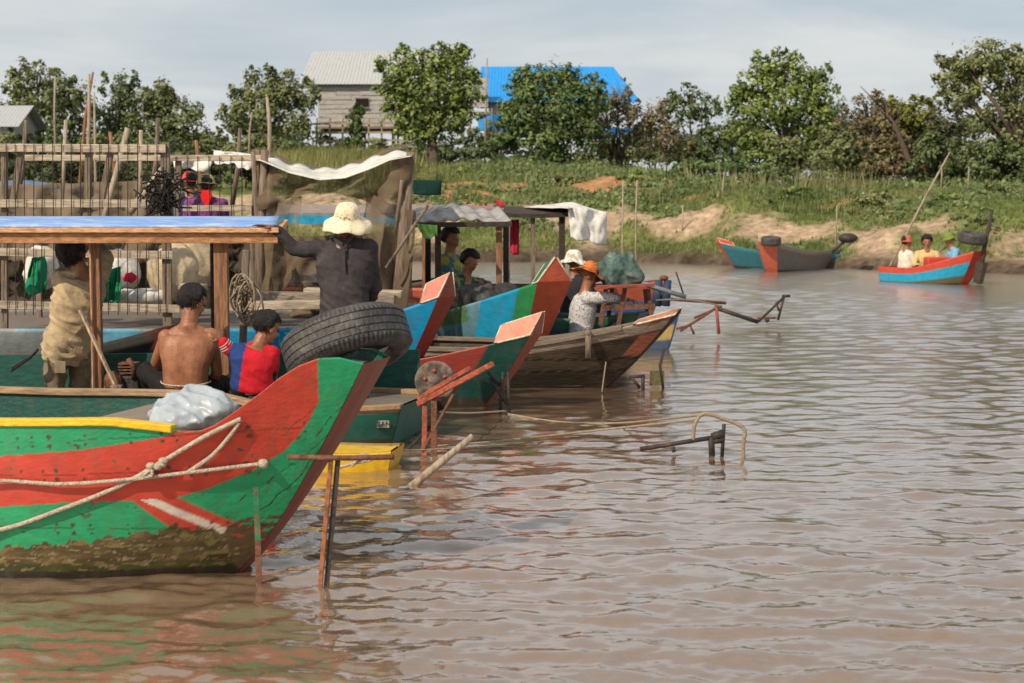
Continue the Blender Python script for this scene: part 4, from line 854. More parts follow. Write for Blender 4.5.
# long-tail shafts on the water
def shaft(label, d, bars):
    pz = min((P(*q, d) for b in bars for q in b[:2]), key=lambda v: v.z)
    t = empty('propeller_shaft', (pz.x, pz.y, min(0, pz.z)), 0, label, 'boat gear')
    for b in bars:
        m = MB(); m.tube([P(*b[0], d), P(*b[1], d)], b[2]*.72, 7); m.build(b[4] if len(b) > 4 else 'bar', b[3], t, True)
shaft('rusty outboard shaft frame sticking out beyond the weathered prow', 20.5, [((640,297),(726,303),.028,M_rust,'shaft'), ((716,304),(719,334),.028,M_redrust), ((694,318),(722,306),.02,M_rust), ((680,331),(716,308),.024,M_rust), ((694,334),(690,325),.02,M_rust), ((690,325),(676,329),.02,M_rust)])
shaft('farther dark shaft frame at the end of the row of boats', 22.5, [((716,308),(758,322),.04,M_darkiron,'shaft'), ((758,322),(784,297),.024,M_darkiron), ((782,296),(790,296),.03,M_darkiron), ((784,297),(778,320),.024,M_darkiron), ((757,318),(776,318),.02,M_rust), ((766,318),(768,322),.04,M_darkiron), ((776,302),(779,311),.02,M_darkiron)])
shaft('grey engine shaft slanting off the red table', 17.6, [((634,281),(686,297),.035,mat('grey_shaft_paint', (.18,.20,.22), .6),'shaft'), ((676,272),(684,296),.012,M_darkiron)])
shaft('half sunken iron anchor frame with curved bar out on the open water', 11.25, [((640,449),(722,436),.022,M_darkiron,'bar'), ((712,456),(711,437),.03,M_darkiron), ((722,456),(724,424),.018,M_darkiron), ((712,437),(724,433),.04,M_darkiron), ((712,441),(724,440),.03,M_darkiron), ((673,447),(674,452),.018,M_darkiron)])
st = MB(); st.tube([P(411,487,10.1), P(440,463,10.1), P(473,436,10.1)], [.026,.024,.019], 10); o = st.build('floating_stick', M_palewoodz, None, True); setp(o, 'pale wooden stick poking out of the water beside the iron frame', 'stick')

# ---- second row: roofed boats behind
M_ = Boat('roofed_boat', 'orange red and blue boat behind the light blue one, with dark roof', 640, 20.5, 5, 6.0, .6, .66, .74, .3, -.8, flat((0,(.05,.05,.05)), (.3,(.03,.12,.32)), (.74,(.45,.10,.05))), incol=(.15,.06,.05), plate=(.05,.2), taper=.3, N=90, M=24, group='painted wooden river boats', platecol=(.3,.07,.04))
rb = MB(); rb.grid(lambda u, v: P(494+u*77, 214-v*7+2*math.sin(u*3), 19.8+v*1.0), 10, 4); rb.build('roof', M_darkwood, M_.root, solid=.05)
rb = MB(); rb.grid(lambda u, v: P(424+u*80, 210-v*3, 20.2+v*1.), 10, 4); rb.build('roof_sheet', mat('faded_red_sheet', (.34,.14,.11), .7, .3, 4), M_.root, solid=.03)
for px in (508, 533, 562):
    pb = MB(); pb.bar(P(px,292,19.9), P(px,214,19.9), .07 if px == 562 else .05, .06, (0,1,0)); pb.build('roof_post', M_darkwood if px == 562 else M_greywoodz, M_.root)
def sheet(name, label, cat, corners, m, nu=24, nv=16, amp=.05, fr=9, parent=None, seed=0, solid=.006):
    a, b, c, e = [Vector(q) for q in corners]
    def fn(u, v):
        p = a.lerp(b, u).lerp(e.lerp(c, u), v); w_ = amp*(mnoise.noise(Vector((u*fr+seed, v*fr*.35, seed)))+.6*math.sin(u*fr*1.3+seed+v*2)); return p+Vector((0, w_, .3*w_*(.3+v)))
    mb = MB(); mb.grid(fn, nu, nv)
    if parent: return mb.build(name, m, parent, True, solid=solid)
    o = mb.build(name, m, None, True, solid=solid); return setp(o, label, cat)
M_wtarp = cloth('white_tarp', (.62,.60,.55), (.42,.39,.33), .12)
sheet('white_tarp', 'white plastic tarp hanging off the roof edge towards the bank', 'tarp', [P(568,206,19.6), P(607,212,19.8), P(606,246,19.8), P(571,238,19.5)], M_wtarp, amp=.05)
sheet('roof_tarp', 'crumpled white tarp lying along the dark roof', 'tarp', [P(524,207,20.6), P(572,202,20.9), P(606,212,20.4), P(568,208,19.5)], M_wtarp, amp=.04, seed=4)
sheet('red_cloth', 'bright pinkish red cloth hanging from the roof post', 'cloth', [P(508,221,20.6), P(519,219,20.6), P(519,255,20.6), P(509,253,20.6)], cloth('pinkish_red_cloth', (.52,.035,.07)), 12, 10, .04, 4)
sheet('red_flag', 'small red pennant standing on the red sheet roof', 'flag', [P(496,200,20.8), P(502,201,20.8), P(509,210,20.8), P(498,210,20.8)], cloth('red_flag_cloth', (.5,.03,.05)), 8, 6, .03, 4)
Q_ = Boat('roofed_boat', 'long boat with cyan roof edge behind the brown net', 430, 21.5, 0, 6.5, .65, .62, .75, .3, -.8, flat((0,(.06,.05,.04)), (.6,(.16,.10,.07))), plate=(.05,.2), taper=.3, N=80, M=20, group='painted wooden river boats')
rb = MB(); rb.grid(lambda u, v: P(268+u*190, 214-v*8, 21+v*1.4), 10, 4); rb.build('roof', mat('faded_brown_sheet', (.28,.22,.19), .8, .3, 3), Q_.root, solid=.03)
rb = MB(); rb.bar(P(266,219,20.95), P(436,221,20.95), .04, .11); rb.build('roof_fascia', mat('cyan_board', (.02,.28,.45), .6, .3, 5, col2=(.2,.3,.33)), Q_.root)
for px in (285, 345, 392, 425):
    pb = MB(); pb.bar(P(px,300,21), P(px,222,21), .07, .06, (0,1,0)); pb.build('roof_post', M_brownwoodz, Q_.root)
sheet('green_cloth', 'lime green cloth hung behind the hat man under the cyan roof edge', 'cloth', [P(362,226,20.8), P(394,226,20.8), P(392,243,20.8), P(364,240,20.8)], cloth('lime_cloth', (.22,.45,.10)), 16, 8, .05, 6)
sheet('striped_cloth', 'small lime and cyan cloth hanging under the grey roof', 'cloth', [P(416,224,16.9), P(437,225,16.9), P(437,236,16.9), P(424,239,16.9)], cloth('lime_cyan_cloth', (.28,.55,.12), (.02,.35,.5)), 14, 8, .04, 5)
sheet('dark_banner', 'dark green sheet tied beside the canopy corner pole', 'cloth', [P(413,180,24), P(442,180,24), P(441,195,24), P(413,195,24)], cloth('dark_green_sheet', (.01,.035,.03)), 8, 6, .02, 4)
Z_ = Boat('river_boat', 'tan rimmed boat with blue cover far behind the rail fence', 108, 27, 0, 5.5, .6, .0, .0, .0, -1, flat((0,(.1,.1,.1))), N=4, M=3) if False else None

# ---- light blue weathered boat carrying the rail fence
def colK(x, z, v, u):
    n = vnoise(x, z*2.5, 1.6, 101)[..., None]; n2 = vnoise(x, z*2, 6, 102)[..., None]
    c = np.where(n > .52, C3(.10,.30,.42), C3(.20,.22,.22))*(.6+.6*n2); c[(x > -1.05) & (v > .6)] = C3(.01,.24,.46); c[(v < .55)] = (C3(.11,.09,.07)*(.5+n2))[v < .55]; return c
K = Boat('fish_boat', 'long weathered light blue boat carrying the rail fence and sacks', 330, 15.9, 0, 7.0, 1.35, .60, .62, .1, -.5, colK, incol=(.14,.13,.12), plate=(.9,1.1), wb=.9, taper=.1, N=160, M=24, group='painted wooden river boats', floor=.38, deck=(-6.9,), deckcol=(.17,.14,.11))

# tall rail fence on it
fz = lambda x, y, d: P(x, y, d)
t = empty('rail_fence', P(80, 322, 14.75), 0, 'tall fence of pale rails and thin wires standing on the light blue boat', 'fence')
def rails(d, rows, posts, wires, m=M_greywood):
    for (xa, ya, xb, y2, h) in rows:
        b = MB(); b.bar(P(xa, ya+rng.normal(0, 1), d), P(xb, y2+rng.normal(0, 1), d), .035, h*d/F_PX); b.build('rail', m, t, bevel=.004)
    for (xa, ya, xb, y2, w_) in posts:
        b = MB(); b.bar(P(xa+rng.normal(0, 1.5), ya-3*rng.random(), d+.05), P(xb, y2, d+.05), w_*(d/F_PX), .05, (0,1,0)); b.build('post', M_greywoodz, t, bevel=.005)
    b = MB(); x = wires[0]
    while x < wires[1]:
        a = rng.normal(0, 1.2); b.tube([P(x, wires[2], d-.03), P(x+a*.5, (wires[2]+wires[3])/2, d-.04), P(x+a, wires[3], d-.03)], .0042, 4, False); x += wires[4]+rng.normal(0, .5)
    b.build('wire_mesh', M_darkiron, t)
M_palerail = wood('pale_rails', (.44,.36,.27), (.20,.16,.12))
rails(14.75, [(-40,148,166,149,8), (-40,204,168,205,8), (-40,251,173,254,8), (-40,306,180,309,8)], [(4,146,5,330,6),(86,150,84,330,7),(166,143,168,335,9),(22,152,12,208,6),(108,152,100,208,6)], (-30,172,144,315,9.3), M_palerail)
rails(16.4, [(24,157,262,158,6), (183,207,252,208,6), (175,254,222,256,6), (176,290,256,292,6)], [(180,153,174,300,6),(258,150,253,320,7),(262,152,260,320,4),(38,250,40,330,5)], (176,255,156,300,11), M_palerail)
lp = [((130,212),(172,158),.04), ((96,250),(128,128),.03), ((62,205),(66,120),.02),((140,205),(141,130),.02)]
for i, (a, b_, r) in enumerate(lp):
    m = MB(); m.tube([P(*a,17.5), P(*b_,17.5)], r, 7); o = m.build('bamboo_pole', M_palewoodz, None, True); setp(o, ['slanted pole crossing behind the upper rails right of centre', 'long leaning pole behind the fence middle', 'thin straight pole behind the left part of the fence', 'thin straight pole behind the tangled net'][i], 'pole')

sheet('hung_net', 'brown net hung across the back of the upper fence rails', 'net', [P(-20,186,18.2), P(176,180,18.2), P(176,262,18.0), P(-20,262,18.0)], netmat('brown_net_back', (.19,.145,.10), .22), 60, 16, .10, 26, seed=7)
sheet('hung_net', 'brown net hung low behind the hat man under the canopy', 'net', [P(266,238,17.7), P(398,232,17.7), P(398,312,17.5), P(266,312,17.5)], netmat('brown_net_low', (.13,.095,.065), .30), 50, 20, .12, 14, seed=17)
sheet('hung_net', 'dark net curtain hung low behind the sacks inside the fence', 'net', [P(-20,238,18.5), P(250,238,18.5), P(250,312,18.3), P(-20,312,18.3)], netmat('dark_net_curtain', (.085,.066,.048), .18), 70, 16, .12, 30, seed=27)
for i, (a, b_) in enumerate((((16,210),(26,120)),((116,208),(110,132)),((150,206),(158,118)),((200,206),(196,140)),((232,206),(240,128)))):
    m = MB(); m.tube([P(*a,18.9), P((a[0]+b_[0])/2+2, (a[1]+b_[1])/2, 18.9), P(*b_,18.9)], [.03,.027,.02], 7); m.tube([P(a[0],a[1],18.9), P(a[0],a[1]+110,18.9)], .03, 7); o = m.build('bamboo_pole', M_brownwoodz if i % 2 else M_greywoodz, None, True); setp(o, ['thin grey pole farthest left behind the rails', 'brown pole left of the twine tangle', 'grey pole rising above the twine tangle', 'brown pole behind the capped people', 'grey pole rising left of the net canopy'][i], 'pole', 'poles behind the fence')
# net canopy
t = empty('net_canopy', P(335, 318, 16.3), 0, 'brown fishing net canopy draped between rough corner poles', 'canopy')
for (a, m_, b_, r) in (((262,325),(260,240),(265,150),.05), ((256,322),(258,230),(253,152),.03), ((401,325),(404,240),(411,152),.06), ((393,322),(400,250),(405,160),.035)):
    b = MB(); b.tube([P(*a,16.25), P(*m_,16.25), P(*b_,16.25)], [r, r*.9, r*.7], 8); b.build('pole', M_greywoodz, t, True)
for (a, b_) in (((386,268),(428,205)),((395,235),(402,180))):
    b = MB(); b.tube([P(*a,16.0), P(*b_,16.0)], .018, 6); b.build('branch', M_greywoodz, t, True)
ytop = lambda x: float(np.interp(x, [180,215,235,262,290,320,345,370,390,412], [160,156,150,158,170,177,175,166,157,153]))
ybot = lambda x: float(np.interp(x, [180,262,285,310,340,362,385,412], [175,210,200,193,192,200,215,225]))
M_net = netmat('brown_net', (.17,.125,.08), .42, 45)
M_net2 = netmat('brown_net_thick', (.145,.105,.07), .30, 45)
def strip(name, x0, x1, f0, f1, m, d, nu=60, nv=24, amp=.06, fr=18, dz=0, solid=0):
    b = MB(); b.grid(lambda u, v: P(x0+(x1-x0)*u + 2*math.sin(v*6+u*20), f0(x0+(x1-x0)*u)*(1-v)+f1(x0+(x1-x0)*u)*v, d+dz*(1-v)+amp*(math.sin(u*fr+v*3)+mnoise.noise(Vector((u*fr*.5, v*4, 3))))), nu, nv); return b.build(name, m, t, True, solid=solid)
strip('net', 258, 412, lambda x: ytop(x)+2, ybot, M_net2, 16.2, amp=.07, fr=25)
strip('net', 259, 300, ybot, lambda x: float(np.interp(x, [259,275,300],[318,310,255])), M_net, 16.2, 24, 30, .07, 9)
strip('net', 364, 414, lambda x: ybot(x)-14, lambda x: float(np.interp(x, [364,380,414],[240,318,322])), M_net2, 16.2, 26, 30, .07, 10)
strip('net', 292, 372, lambda x: 300+.01*x, lambda x: 318, M_net2, 16.25, 26, 10, .05, 10)
b = MB(); b.grid(lambda u, v: P(258+u*154, ytop(258+u*154)+3-v*11*max(0,math.sin(u*3.1416))**.3+1.5*math.sin(u*40)*v, 16.1+v*1.4), 60, 6); b.build('plastic_edge', M_wtarp, t, True, solid=.01)
b = MB(); b.grid(lambda u, v: P(262+u*150, ytop(262+u*150)-6-v*4, 17.3+v*1.4), 40, 6); b.build('roof_net', M_net, t, True)
sheet('plastic_sheet', 'white plastic sheet sagging between the fence and the net canopy', 'tarp', [P(212,150,17.6), P(262,155,17.6), P(262,170,17.4), P(216,163,17.4)], M_wtarp, amp=.08, seed=2)
sheet('plastic_scrap', 'torn white plastic scrap sagging above the red capped person', 'tarp', [P(172,158,17.2), P(214,158,17.2), P(209,172,17.2), P(176,168,17.2)], M_wtarp, 16, 8, .05, 6, seed=9)
# decking planks in front of it
for i, (xa, ya, xb, y2, d, h) in enumerate([(182,286,205,288,15.4,.06),(245,296,395,300,15.6,.09),(228,306,340,304,15.2,.07),(305,291,402,294,15.8,.06)]):
    b = MB(); b.bar(P(xa,ya,d), P(xb,y2,d), .25, h); o = b.build('plank', M_palerail if i != 1 else M_greywood, None, bevel=.006); setp(o, ['short pale plank beside the brown post', 'long grey plank under the net canopy', 'pale plank left of the hat man in front of the canopy', 'back plank under the canopy behind the hat man'][i], 'plank')
# canoe with orange tip
def colR(x, z, v, u):
    c = np.zeros(x.shape+(3,)); c[:] = C3(.028,.026,.026); c[x > .28] = C3(.50,.16,.09); c[(v > .9) & (x < .28)] = C3(.30,.26,.2); return c
Boat('river_boat', 'small dark boat with orange prow tip left of the bare-backed man', 128, 13.75, 20, 3.0, .38, .40, .70, .42, -.9, colR, incol=(.05,.045,.04), plate=(.02,.09), taper=.55, N=110, M=24, risep=1.5, group='painted wooden river boats', platecol=(.4,.12,.07), deck=(-.3,), deckcol=(.06,.05,.05))

# ---- two boats moored on the far bank and the one with passengers
def fq(cols): return flat(*cols)
Q1 = Boat('moored_boat', 'teal boat with red pointed prow moored empty at the far bank', 735, 42.6, 166, 3.2, .5, .34, .64, .45, -1.2, flat((0,(.03,.03,.025)), (.35,(.02,.13,.17)), (.88,(.03,.18,.22))), plate=(.04,.12), taper=.45, N=90, M=20, group='boats at the far bank', platecol=(.48,.06,.03), facet=(.3,.12,.04,.02), fcol=(.48,.06,.03))
Q2 = Boat('moored_boat', 'grey weathered boat with red prow face moored at the far bank', 772, 40.4, 116, 5.0, .68, .46, .72, .40, -1.2, flat((0,(.04,.035,.03)), (.3,(.14,.13,.115)), (.85,(.25,.22,.18))), plate=(.10,.24), taper=.4, N=90, M=20, group='boats at the far bank', platecol=(.42,.10,.06), deck=(-.6,))
Pb = Boat('passenger_boat', 'red and blue boat with three passengers near the far bank', 964, 34.4, 52, 1.95, .50, .31, .68, .42, -1.0, flat((0,(.05,.04,.03)), (.30,(.10,.09,.05)), (.45,(.01,.30,.48)), (.75,(.50,.06,.035))), plate=(.10,.24), taper=.4, N=110, M=24, group='boats at the far bank', platecol=(.50,.055,.03), deck=(-.35,))
db = MB(); db.box(P(942,263,34.95), (.68,.4,.24)); db.build('engine_box', mat('bright_red_paint', (.52,.05,.03), .5, .2), Pb.root, bevel=.02)
wpost = MB(); wpost.tube([P(973,284,34.0), P(973,250,34.0)], [.13,.2], 4); 
pst = MB(); pst.tube([P(978,283,33.9), P(982,262,33.9)], [.10,.12], 8); pst.build('rudder_block', M_darkwood, Pb.root)
o = MB(); o.tube([P(979,284,34.0), P(984,250,34.0), P(992,211,34.0)], [.05,.045,.03], 7); ob = o.build('punt_pole', M_darkwood, None, True); setp(ob, 'dark punting pole standing at the prow of the passenger boat', 'pole')
# ================================================================== tyres
def tyre(label, c, ax, Rr, Wd, n=240, group=None):
    h = Wd/2
    prof = [(Rr*.60,-h*.62),(Rr*.66,-h*.86),(Rr*.78,-h*1.02),(Rr*.88,-h*.98),(Rr*.945,-h*.84),(Rr*.972,-h*.74)]
    g = []
    for k, y in enumerate((-.52,-.18,.18,.52)):
        g += [(Rr*.99,(y-.035)*h),(Rr*.972,(y-.022)*h),(Rr*.972,(y+.022)*h),(Rr*.99,(y+.035)*h)]
    prof += [(Rr*.985,-h*.70)]+g+[(Rr*.985,h*.70)]+[(a,-b) for a, b in prof[::-1]]
    m = len(prof); inner = [(Rr*.615,h*.55),(Rr*.80,h*.80),(Rr*.92,h*.55),(Rr*.935,0),(Rr*.92,-h*.55),(Rr*.80,-h*.80),(Rr*.615,-h*.55),(Rr*.60,-h*.62)]
    prof = prof+inner
    def mod(i, k, r, y):
        if i in (4, 5, m-5, m-6) and k % 3 == 0: return r*.965, y
        if i in (6, m-7) and k % 3 == 0: return r*.972, y
        if 7 <= i <= m-8 and (k+(i//4)*2) % 6 == 0 and r > Rr*.98: return r*.990, y
        return r, y
    mb = MB(); mb.lathe(prof, c, ax, n, mod); loc = Vector((c.x, c.y, c.z-Rr*.4))
    o = mb.build('tyre', M_rubber, None, True, loc=loc); es = o.modifiers.new('edges', 'EDGE_SPLIT'); es.split_angle = R(28); return setp(o, label, 'tyre', group)
tyre('big worn car tyre leaning on the green prow in the foreground', P(347,344,8.0), Vector((-.30,.32,.90)), .308, .205)
tyre('small tyre lying on the prow of the grey far boat', P(771,241,40.0), Vector((0,-.1,1)), .24, .2, 48, 'tyres on far prows')
tyre('small tyre lying on the prow of the passenger boat', P(972,238,34.0), Vector((.1,-.15,1)), .27, .22, 48, 'tyres on far prows')

# ================================================================== people
def V(p): return Vector(p)
def hand(mb, wr, dr, nrm, k=1., curl=.5, side=1):
    dr = V(dr).normalized(); nrm = V(nrm); nrm = (nrm-dr*nrm.dot(dr)).normalized(); lat = dr.cross(nrm).normalized()*side
    mb.ell(wr+dr*.045*k, (.037*k, .052*k, .015*k), (lat, dr, nrm), 12, 8); mb.capsule(wr-dr*.01*k, wr+dr*.03*k, .024*k, .024*k, 8)
    for i, (o, ln) in enumerate(((-.027,.070),(-.009,.080),(.010,.074),(.028,.056))):
        p = wr+dr*.085*k+lat*o*k; d = dr.copy(); r = .0085*k
        for sgm in (.42, .33, .25):
            a = curl*.9; d = (d*math.cos(a)+nrm*math.sin(a)).normalized(); d2 = d; q = p+d*ln*sgm*k*1.1; mb.capsule(p, q, r, r*.92, 7); p = q; r *= .92; nn = nrm - d*nrm.dot(d)
            nrm_l = nn.normalized() if nn.length > .1 else nrm
    p = wr+dr*.025*k-lat*.03*k; q = p+(dr*.5-lat*.75+nrm*.3).normalized()*.035*k; mb.capsule(p, q, .012*k, .0105*k, 8); mb.capsule(q, q+(dr*.85-lat*.2+nrm*.4).normalized()*.032*k, .0105*k, .0085*k, 8)

def person(label, J, d0, fwd, shirt=None, sleeve='long', pants=None, shorts=False, k=1., hair=1., voxel=.009, hat=None, group='people on the boats', skin=None, belly=1., hem=-.10, seed=0, feet=True, curl=.5, wr=.007, hairlen=-.75, sole=None, shoulder=1., chest=1., groove=0, grown=True):
    Jw = {n: P(v[0], v[1], d0+(v[2] if len(v) > 2 else 0)) for n, v in J.items()}
    skin = skin or M_skin
    low = min([Jw[n].z for n in ('aL','aR') if n in Jw]+[Jw['pel'].z-.1])
    root = empty('person', (Jw['pel'].x, Jw['pel'].y, low-.06), 0, label, 'person', group); Mi = MINV[root.name]
    sl, sr, pel, neck, head = Jw['sL'], Jw['sR'], Jw['pel'], Jw['neck'], Jw['head']; ms = sl.lerp(sr, .5)
    latS = (sr-sl).normalized(); latH = (Jw['hR']-Jw['hL']).normalized()
    spine = [pel, pel.lerp(ms, .5)+V(J.get('bend', (0,0,0))), ms]
    def sp(t):
        if t < 0: return pel+(spine[1]-pel)*2*t
        if t > 1: return ms+(neck-ms)*(t-1)*2
        a, b, c = spine; return a.lerp(b, t).lerp(b.lerp(c, t), t)
    def torso(mb, infl, t0, t1, n=24):
        prof = [(-.16,.13,.10),(-.05,.160,.118),(.08,.158,.112),(.25,.142*belly,.100*belly),(.45,.148*belly,.106*belly),(.65,.166*chest,.112),(.82,.178*chest,.108),(.94,.178*shoulder,.092),(1.05,.148*shoulder,.078),(1.18,.105,.070),(1.32,.072,.064),(1.5,.060,.060)]
        rings = []
        for t in np.linspace(t0, t1, 22):
            w_ = float(np.interp(t, [p[0] for p in prof], [p[1] for p in prof]))*k+infl; dp = float(np.interp(t, [p[0] for p in prof], [p[2] for p in prof]))*k+infl
            c = sp(t); tan = (sp(t+.04)-sp(t-.04)).normalized(); lat = latH.lerp(latS, min(1, max(0, t))).normalized(); lat = (lat-tan*lat.dot(tan)).normalized(); fr = tan.cross(lat)
            ring = []
            for i in range(n):
                a = 2*math.pi*i/n; ca, sa = math.cos(a), math.sin(a); e = .85
                gv = 1-groove*math.exp(-(((a-4.712)/.22)**2))*(infl == 0)*max(0, 1-abs(t-.5)*1.6); ring.append(c+lat*(w_*math.copysign(abs(ca)**e, ca))+fr*(dp*gv*math.copysign(abs(sa)**e, sa)))
            rings.append(ring)
        mb.loft(rings)
    def traps(mb, r):
        for S_ in (sl, sr): mb.capsule(neck.lerp(ms, .30), S_.lerp(ms, .30)+(neck-ms)*.10, r*.95, r)
    # --- body
    b = MB(); torso(b, 0, -.16, 1.45); traps(b, .050*k)
    b.capsule(ms.lerp(neck, .6), neck.lerp(head, .45), .064*k, .058*k)
    f = V(fwd).normalized(); up = (head-neck).normalized().lerp(Vector((0,0,1)), .35); up = (up-f*up.dot(f)).normalized(); rt = f.cross(up).normalized()
    hk = k if grown else k*1.15
    H = lambda a, c_, e: head+rt*a*hk+f*c_*hk+up*e*hk
    b.ell(H(0,-.012,.028), (.074*hk,.094*hk,.086*hk), (rt, f, up), 20, 14); b.ell(H(0,.022,-.045), (.056*hk,.066*hk,.068*hk), (rt, f, up), 16, 12); b.ell(H(0,.055,-.082), (.028*hk,.026*hk,.022*hk), (rt,f,up), 10, 8)
    b.tube([H(0,.078,.03), H(0,.100,-.018), H(0,.085,-.03)], [.009*hk,.016*hk,.014*hk], 8)
    for s_ in (-1, 1):
        b.ell(H(.076*s_,-.008,-.008), (.012*hk,.022*hk,.032*hk), (rt, f, up), 10, 8); b.ell(H(.03*s_,.074,.028), (.026*hk,.014*hk,.009*hk), (rt,f,up), 8, 6); b.ell(H(.04*s_,.06,-.025), (.022*hk,.02*hk,.02*hk), (rt,f,up), 8, 6)
    for s_ in 'LR':
        S_, E_, W_ = Jw['s'+s_], Jw['e'+s_], Jw['w'+s_]; b.ell(S_, (.058*k,.056*k,.056*k), None, 12, 8); b.capsule(S_, E_, .050*k, .040*k); b.capsule(E_, E_.lerp(W_, .35), .040*k, .040*k); b.capsule(E_.lerp(W_, .35), W_, .040*k, .027*k)
        dr = (W_-E_).normalized(); hd = V(J['handdir'+s_]) if 'handdir'+s_ in J else dr
        hand(b, W_, hd, V(J.get('palm'+s_, (0,.3,-1))), k, curl, 1 if s_ == 'R' else -1)
        Hp, Kn, An = Jw['h'+s_], Jw['k'+s_], Jw['a'+s_]; b.capsule(Hp, Kn, .080*k, .056*k); b.capsule(Kn, Kn.lerp(An, .35), .054*k, .056*k); b.capsule(Kn.lerp(An, .35), An, .056*k, .036*k)
        td = V(J.get('toe'+s_, (f.x, f.y, 0))); td.z = 0; td = td.normalized(); b.ell(An+Vector((0,0,-.03*k)), .036*k, None, 10, 8); b.capsule(An+Vector((0,0,-.035*k)), An+td*.12*k+Vector((0,0,-.045*k)), .032*k, .026*k)
        for q in range(5):
            lt = td.cross(Vector((0,0,1))); p = An+td*(.135-.006*abs(q-1.5))*k+lt*(q-2)*.017*k+Vector((0,0,-.05*k)); b.ell(p, (.012*k,)*3, None, 8, 6)
    body = link('body', remesh(b, voxel, 3, 0, Mi=Mi), skin, root, True)
    # --- face
    for s_ in (-1, 1):
        e = MB(); e.ell(H(.031*s_,.080,.012), (.013*hk,.008*hk,.006*hk), (rt,f,up), 10, 8); e.build('eye', M_eye, root, True)
    e = MB(); e.ell(H(0,.086,-.052), (.023*hk,.008*hk,.008*hk), (rt,f,up), 12, 8); e.build('mouth', M_lip, root, True)
    # --- hair
    if hair:
        hb = MB(); c = H(0,-.014,.034); rr = Vector((.084,.102,.094))*hk*hair; hb.ell(c, tuple(rr), (rt, f, up), 40, 26); vs = []; keep = []
        for p in hb.v:
            q = V(p)-c; a, c_, e_ = q.dot(rt)/rr.x, q.dot(f)/rr.y, q.dot(up)/rr.z; nn = 1.0+.07*mnoise.noise(V(p)*22)+.08*mnoise.noise(V(p)*55); nn *= .88+.14*min(1, max(0, min(max(e_-.42, .12+.25*e_-c_), e_-hairlen+.38*max(0, -c_))/.35)); vs.append(tuple(c+q*nn)); keep.append((e_ > .42 or c_ < .12+.25*e_) and e_ > hairlen-.38*max(0, -c_) and not (abs(a) > .72 and e_ < -.40 and c_ > -.5))
        hb.v = vs; hb.f = [q for q in hb.f if all(keep[i] for i in q)]; ho = hb.build('hair', M_hair, root, True, solid=.012)
        # short loose strands break the outline
        sb = MB()
        for i in range(900 if voxel < .01 else 0):
            a = rng.normal(size=3); a /= np.linalg.norm(a)
            if not ((a[2] > .42 or a[1] < .12+.25*a[2]) and a[2] > hairlen): continue
            n_ = rt*a[0]*rr.x+f*a[1]*rr.y+up*a[2]*rr.z; p = c+n_*.98; q = p+n_.normalized()*.010*hk+Vector((rng.normal(0,.009), rng.normal(0,.009), -.020))*hk; sb.tube([p, q], [.0030*hk, .0008*hk], 3, False)
        if voxel < .01: sb.build('hair_tufts', M_hair, root)
    # --- clothes
    if shirt:
        g = MB(); torso(g, .018*k+.004, hem, 1.12); traps(g, .058*k)
        for s_ in 'LR':
            S_, E_, W_ = Jw['s'+s_], Jw['e'+s_], Jw['w'+s_]; g.ell(S_, (.072*k,.068*k,.066*k), None, 12, 8)
            if sleeve: g.capsule(S_, E_ if sleeve == 'long' else S_.lerp(E_, .75), .068*k, .056*k)
            if sleeve == 'long': g.capsule(E_, E_.lerp(W_, .93), .056*k, .041*k)
        so_ = link('shirt', remesh(g, max(voxel, .010), 3, wr*k, (7,7,11), seed, Mi), shirt, root, True)
    if pants:
        g = MB(); torso(g, .010*k, -.20, .10)
        for s_ in 'LR':
            Hp, Kn, An = Jw['h'+s_], Jw['k'+s_], Jw['a'+s_]; g.capsule(Hp, Kn, .094*k, .074*k); g.capsule(Kn, Kn.lerp(An, .25) if shorts else Kn.lerp(An, .92), .072*k, .058*k)
        link('trousers', remesh(g, max(voxel, .011), 3, wr*k*1.1, (8,8,5), seed+5, Mi), pants, root, True)
    if sole:
        for s_ in 'LR':
            An = Jw['a'+s_]; td = V(J.get('toe'+s_, (f.x, f.y, 0))); td.z = 0; td = td.normalized(); lt = td.cross(Vector((0,0,1))); z = An.z-.078*k
            fl = MB(); fl.prism([(An.x+td.x*a*k+lt.x*o*k, An.y+td.y*a*k+lt.y*o*k, z) for a, o in ((-.05,-.03),(.05,-.038),(.13,-.045),(.16,0),(.13,.045),(.05,.038),(-.05,.03))], (0,0,.016)); fl.build('sandal', sole, root, bevel=.004)
    return root, Jw, H, (rt, f, up), hk

def lathe_hat(root, H, ax, hk, prof, m, name='hat', dz=.05, wav=.0, n=48, tilt=(0,0,0), part=None):
    rt, f, up = ax; a = (up+rt*tilt[0]+f*tilt[1]).normalized(); mb = MB(); c = H(0,-.01,dz)
    mb.lathe([(r*hk, h*hk) for r, h in prof], c, a, n, lambda i, k_, r, h: (r*(1+.03*math.sin(k_*.9+i)*wav), h+wav*.012*math.sin(k_*2*math.pi/n*3+.6)*max(0, r/hk-.10)/.08+wav*.006*math.sin(k_*2*math.pi/n*7)*max(0, r/hk-.10)/.08))
    return mb.build(name, m, root, True, solid=.004)
BUCKET = [(0,.125),(.03,.124),(.062,.112),(.082,.085),(.090,.05),(.096,.015),(.100,.0),(.125,-.018),(.150,-.038),(.172,-.060)]
WIDE = [(0,.12),(.035,.118),(.065,.105),(.084,.075),(.094,.03),(.098,.0),(.13,-.004),(.17,-.012),(.20,-.022)]
CAP = [(0,.105),(.03,.102),(.06,.09),(.085,.06),(.098,.02),(.101,-.005)]
M_olive = cloth('khaki_shirt', (.44,.335,.205), (.34,.25,.15)); M_khaki = cloth('khaki_trousers', (.20,.16,.105), (.15,.12,.08)); M_blk = cloth('black_trousers', (.018,.017,.017), (.03,.028,.026))
